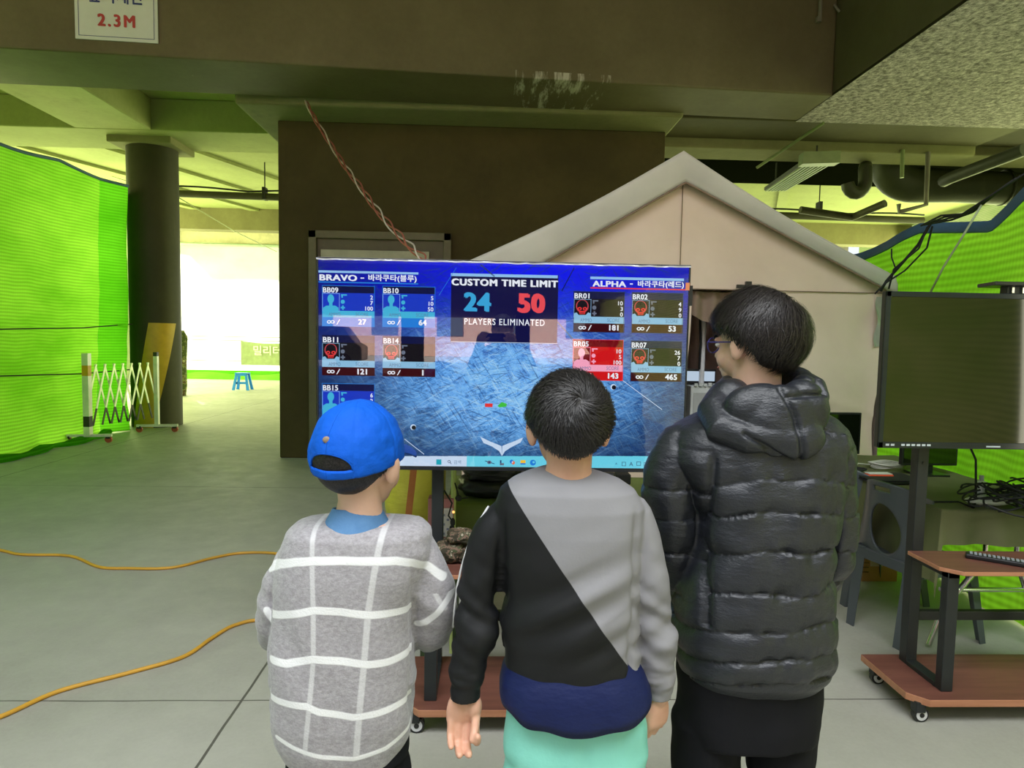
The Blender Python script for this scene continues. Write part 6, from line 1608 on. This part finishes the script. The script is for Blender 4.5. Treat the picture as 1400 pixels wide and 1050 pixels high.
armsP = [[(-.07, Yp, 1.37), (-.13, Yp+.03, 1.24), (-.15, Yp+.08, 1.16), (-.11, Yp+.2, 1.30), (-.07, Yp+.33, 1.43)], [(.31, Yp, 1.37), (.36, Yp+.03, 1.24), (.38, Yp+.08, 1.16), (.31, Yp+.2, 1.30), (.20, Yp+.34, 1.43)]]
for A_ in armsP: mb.capsule(A_, [.045, .042, .04, .033, .028], 16)
legs(mb, Yp, [(.03, Yp, .86), (.21, Yp, .86)], [(.0, Yp, .1), (.24, Yp, .1)], .09, .045)
hand(mb, (-.07, Yp+.34, 1.44), (.2, .5, 1), (1, 0, 0), (.3, .9, -.2), .95, (.6, .6, .6, .6)); hand(mb, (.20, Yp+.35, 1.44), (-.2, .5, 1), (-1, 0, 0), (-.3, .9, -.2), .95, (.6, .6, .6, .6))
me = remesh(mb, .0042, 3); ph = link_mesh('person', me, [M['skin2']], None, tuple(rP))
tag(ph, 'person in a dark coat holding up a phone, seen only mirrored in the screen', 'person'); face_parts(T_P, R_P, 1.05, ph, rP)
hair_shell(T_P, R_P, 1.05, .016, .5, -.1, -.8, strands=2500, length=.05, lift=.1, mat=M['hair'], parent=ph, seed=3)
mb = MB(); mrings(mb, prow, .12, Yp); [mb.capsule(A_, [.065, .06, .058, .05, .042], 20) for A_ in armsP]
me = remesh(mb, .007, 4); foldmap(me, lambda p: .008*nz(p, (9, 9, 14), 5)); link_mesh('coat', me, [sm('dark_coat', (.02, .02, .024), .8)], ph, tuple(rP))
mb = MB(); mrings(mb, [(.95, .17, .11), (.85, .185, .12), (.78, .19, .12)], .12, Yp)
for h, f in (((.03, Yp, .80), (.0, Yp, .12)), ((.21, Yp, .80), (.24, Yp, .12))): mb.capsule([h, ((h[0]+f[0])/2, Yp, .45), f], [.092, .075, .06], 20)
me = remesh(mb, .008, 4); link_mesh('trousers', me, [black_tr], ph, tuple(rP))
for x in (0, .24): shoe(ph, x, Yp, 0, shoe_k, shoe_w, 1.05)
pho = thing('smartphone', (.06, -.13, 1.5), 'black smartphone held up in both hands, mirrored in the screen', 'phone')
MB().box(-.02, .14, -.115, -.107, 1.46, 1.54).build('body', M['blackp'], pho, bevel=.003); MB().cyl((.0, -.107, 1.525), (.0, -.1045, 1.525), .007, 16).build('lens', M['offscreen'], pho, smooth='auto')

# ================================================================== OUTSIDE (seen mirrored in the screens)
asph = sm('yard_paving', (.62, .6, .55), .9)
b = MB(); b.box(-40, 40, -60, -30, -.25, -.02); b.box(-40, -14, -30, 30, -.25, -.02); b.box(14, 40, -30, 30, -.25, -.02); struct(b.build('floor_yard', asph))
m, t, o = nt('brick_facade'); br = t.nodes.new('ShaderNodeTexBrick'); v = tc(t, (1, 1, 1), rot=(PI/2, 0, 0)); t.links.new(v, br.inputs[0])
br.inputs['Color1'].default_value = (.75, .40, .30, 1); br.inputs['Color2'].default_value = (.82, .5, .4, 1); br.inputs['Mortar'].default_value = (.8, .72, .65, 1); br.inputs['Scale'].default_value = 3
pbsdf(t, o, br.outputs[0], .9); 
bd = thing('brick_building', (0, -46, 0), 'red brick building across the yard, seen only mirrored in the screen', 'building')
MB().box(-32, 36, -49, -46, 0, 11).build('facade', m, bd)
wmm = sm('window_grey', (.12, .15, .18), .2)
for i in range(12):
    for j in range(2): 
        MB().box(-29+i*5, -27+i*5, -46.02, -45.9, 1.6+j*3.6, 3.2+j*3.6).build('window', wmm, bd)
b = MB()
M['pillar'] = concrete('pillar_grey', (.15, .14, .12), (.2, .19, .16))
[struct(MB().box(x_, x_+.2, -30, -4.5, 0, 2.55).build('wall_rear_side', M['pillar'])) for x_ in (-14, 13.8)]
struct(MB().box(-14, 14, -30, -4.5, 2.55, 3.0).build('ceiling_rear', M['pillar']))
for i, (x, y) in enumerate(((-4.6, -9), (-2.2, -14), (5.2, -12), (-7.5, -20), (1.5, -24), (6.5, -24))):
    struct(MB().cyl((x, y, 0), (x, y, 2.55), .33, 32).build('column_rear', M['pillar'], smooth='auto', origin=(x, y, 0)))
van = thing('parked_van', (-8, -26, 0), 'pale parked van in the yard, seen only mirrored in the screen', 'van')
vm = sm('van_paint', (.5, .5, .46), .3, bstr=0)
b = MB(); pr_ = [(-2.2, .35), (2.2, .35), (2.2, 1.0), (1.9, 1.15), (1.35, 1.9), (-2.1, 1.95), (-2.2, 1.2)]
b.rings([[Vector((-8+x, -26.8, z)) for x, z in pr_], [Vector((-8+x, -25.1, z)) for x, z in pr_]]); b.build('body', vm, van, bevel=.08)
MB().box(-9.9, -6.9, -25.12, -25.08, 1.2, 1.75).build('side_glass', wmm, van)
for wx in (-9.4, -6.6):
    for wy_ in (-26.7, -25.15): MB().cyl((wx, wy_-.1, .34), (wx, wy_+.1, .34), .34, 28).build('wheel', M['blackm'], van, smooth='auto')

cv = net_mat('olive_canvas', (.62, .60, .22), 1, .6)
tag(MB().grid(lambda u, v_: Vector((3.1+.05*math.sin(u*60)+.03*math.sin(v_*5), -13+14.6*u, .01+v_*2.5)), 120, 12).build('canvas_curtain', cv, smooth=True, origin=(3.1, -7, 0)), 'yellow green canvas curtain behind the viewer, mirrored at the right of the screen', 'curtain')
outer = net_mat('tint_screen_green', (.62, .75, .22), 1, .7)  # added unseen screens that tint the side light yellow-green
for nm, x in (('tint_screen', -10.6), ('tint_screen', 12.1)):
    tag(MB().grid(lambda u, v_: Vector((x+.05*math.sin(u*40), -4.4+25.9*u, .01+v_*5.1)), 60, 10).build(nm, outer, smooth=True, origin=(x, 12, 0)), 'unseen pale green screen added along the far %s edge to tint incoming light' % ('left' if x < 0 else 'right'), 'screen')
# ================================================================== LIGHT
w = bpy.data.worlds.new('world'); scene.world = w; w.use_nodes = True; t = w.node_tree; t.nodes.clear()
bg = t.nodes.new('ShaderNodeBackground'); o = t.nodes.new('ShaderNodeOutputWorld')
bg.inputs[0].default_value = (.86, .93, 1, 1); bg.inputs[1].default_value = 1.1; t.links.new(bg.outputs[0], o.inputs[0])
def area(name, loc, rot, sx, sy, power, colr):
    l = bpy.data.lights.new(name, 'AREA'); l.shape = 'RECTANGLE'; l.size = sx; l.size_y = sy; l.energy = power; l.color = colr
    ob = bpy.data.objects.new(name, l); C.objects.link(ob); ob.location = loc; ob.rotation_euler = rot; return ob
sun = bpy.data.lights.new('sun', 'SUN'); sun.energy = 13; sun.angle = math.radians(3); sun.color = (1, .96, .88)
so = bpy.data.objects.new('sun', sun); C.objects.link(so)
d = Vector((-.35, .62, .40)).normalized(); so.rotation_euler = d.to_track_quat('Z', 'Y').to_euler()
lo_ = area('overhead_fill', (0, -.9, 5.6), (0, 0, 0), 6.5, 2.4, 350, (.96, .98, 1)); lo_.data.spread = math.radians(136)  # added overhead lamp that brightens the foreground below the gap
area('daylight_left', (-9.8, 6, 2.2), (0, -PI/2, 0), 4.2, 16, 70, (.86, 1, .38))
area('canvas_backlight', (4.6, -6, 1.3), (0, PI/2, 0), 2.3, 13, 380, (1, .95, .7))  # added lamp behind the rear canvas so it glows in the screen
area('daylight_right', (6.2, 3.5, 3.0), (0, PI/2, 0), 2.6, 10, 80, (.86, 1, .38))
area('daylight_far', (0, 24.3, 2.2), (PI/2, 0, 0), 24, 3.6, 600, (1, 1, .82))
area('far_fill_left', (-10.2, 17, 2.4), (0, -PI/2, 0), 4.4, 9, 1300, (.9, 1, .42))  # added side lamp, brightens the far slab and floor
area('far_fill_right', (11.6, 16, 2.4), (0, PI/2, 0), 4.4, 12, 1300, (.9, 1, .42))  # its added counterpart on the right, lifts the same far area
scene.view_settings.view_transform = 'Standard'; scene.view_settings.look = 'None'; scene.view_settings.exposure = 0; scene.view_settings.gamma = 1
scene.cycles.max_bounces = 8; scene.cycles.diffuse_bounces = 5; scene.cycles.glossy_bounces = 3; scene.cycles.transmission_bounces = 4; scene.cycles.transparent_max_bounces = 6
scene.cycles.use_denoising = True; scene.cycles.sample_clamp_indirect = 6

for o_ in bpy.data.objects:
    if '_o' in o_: del o_['_o']
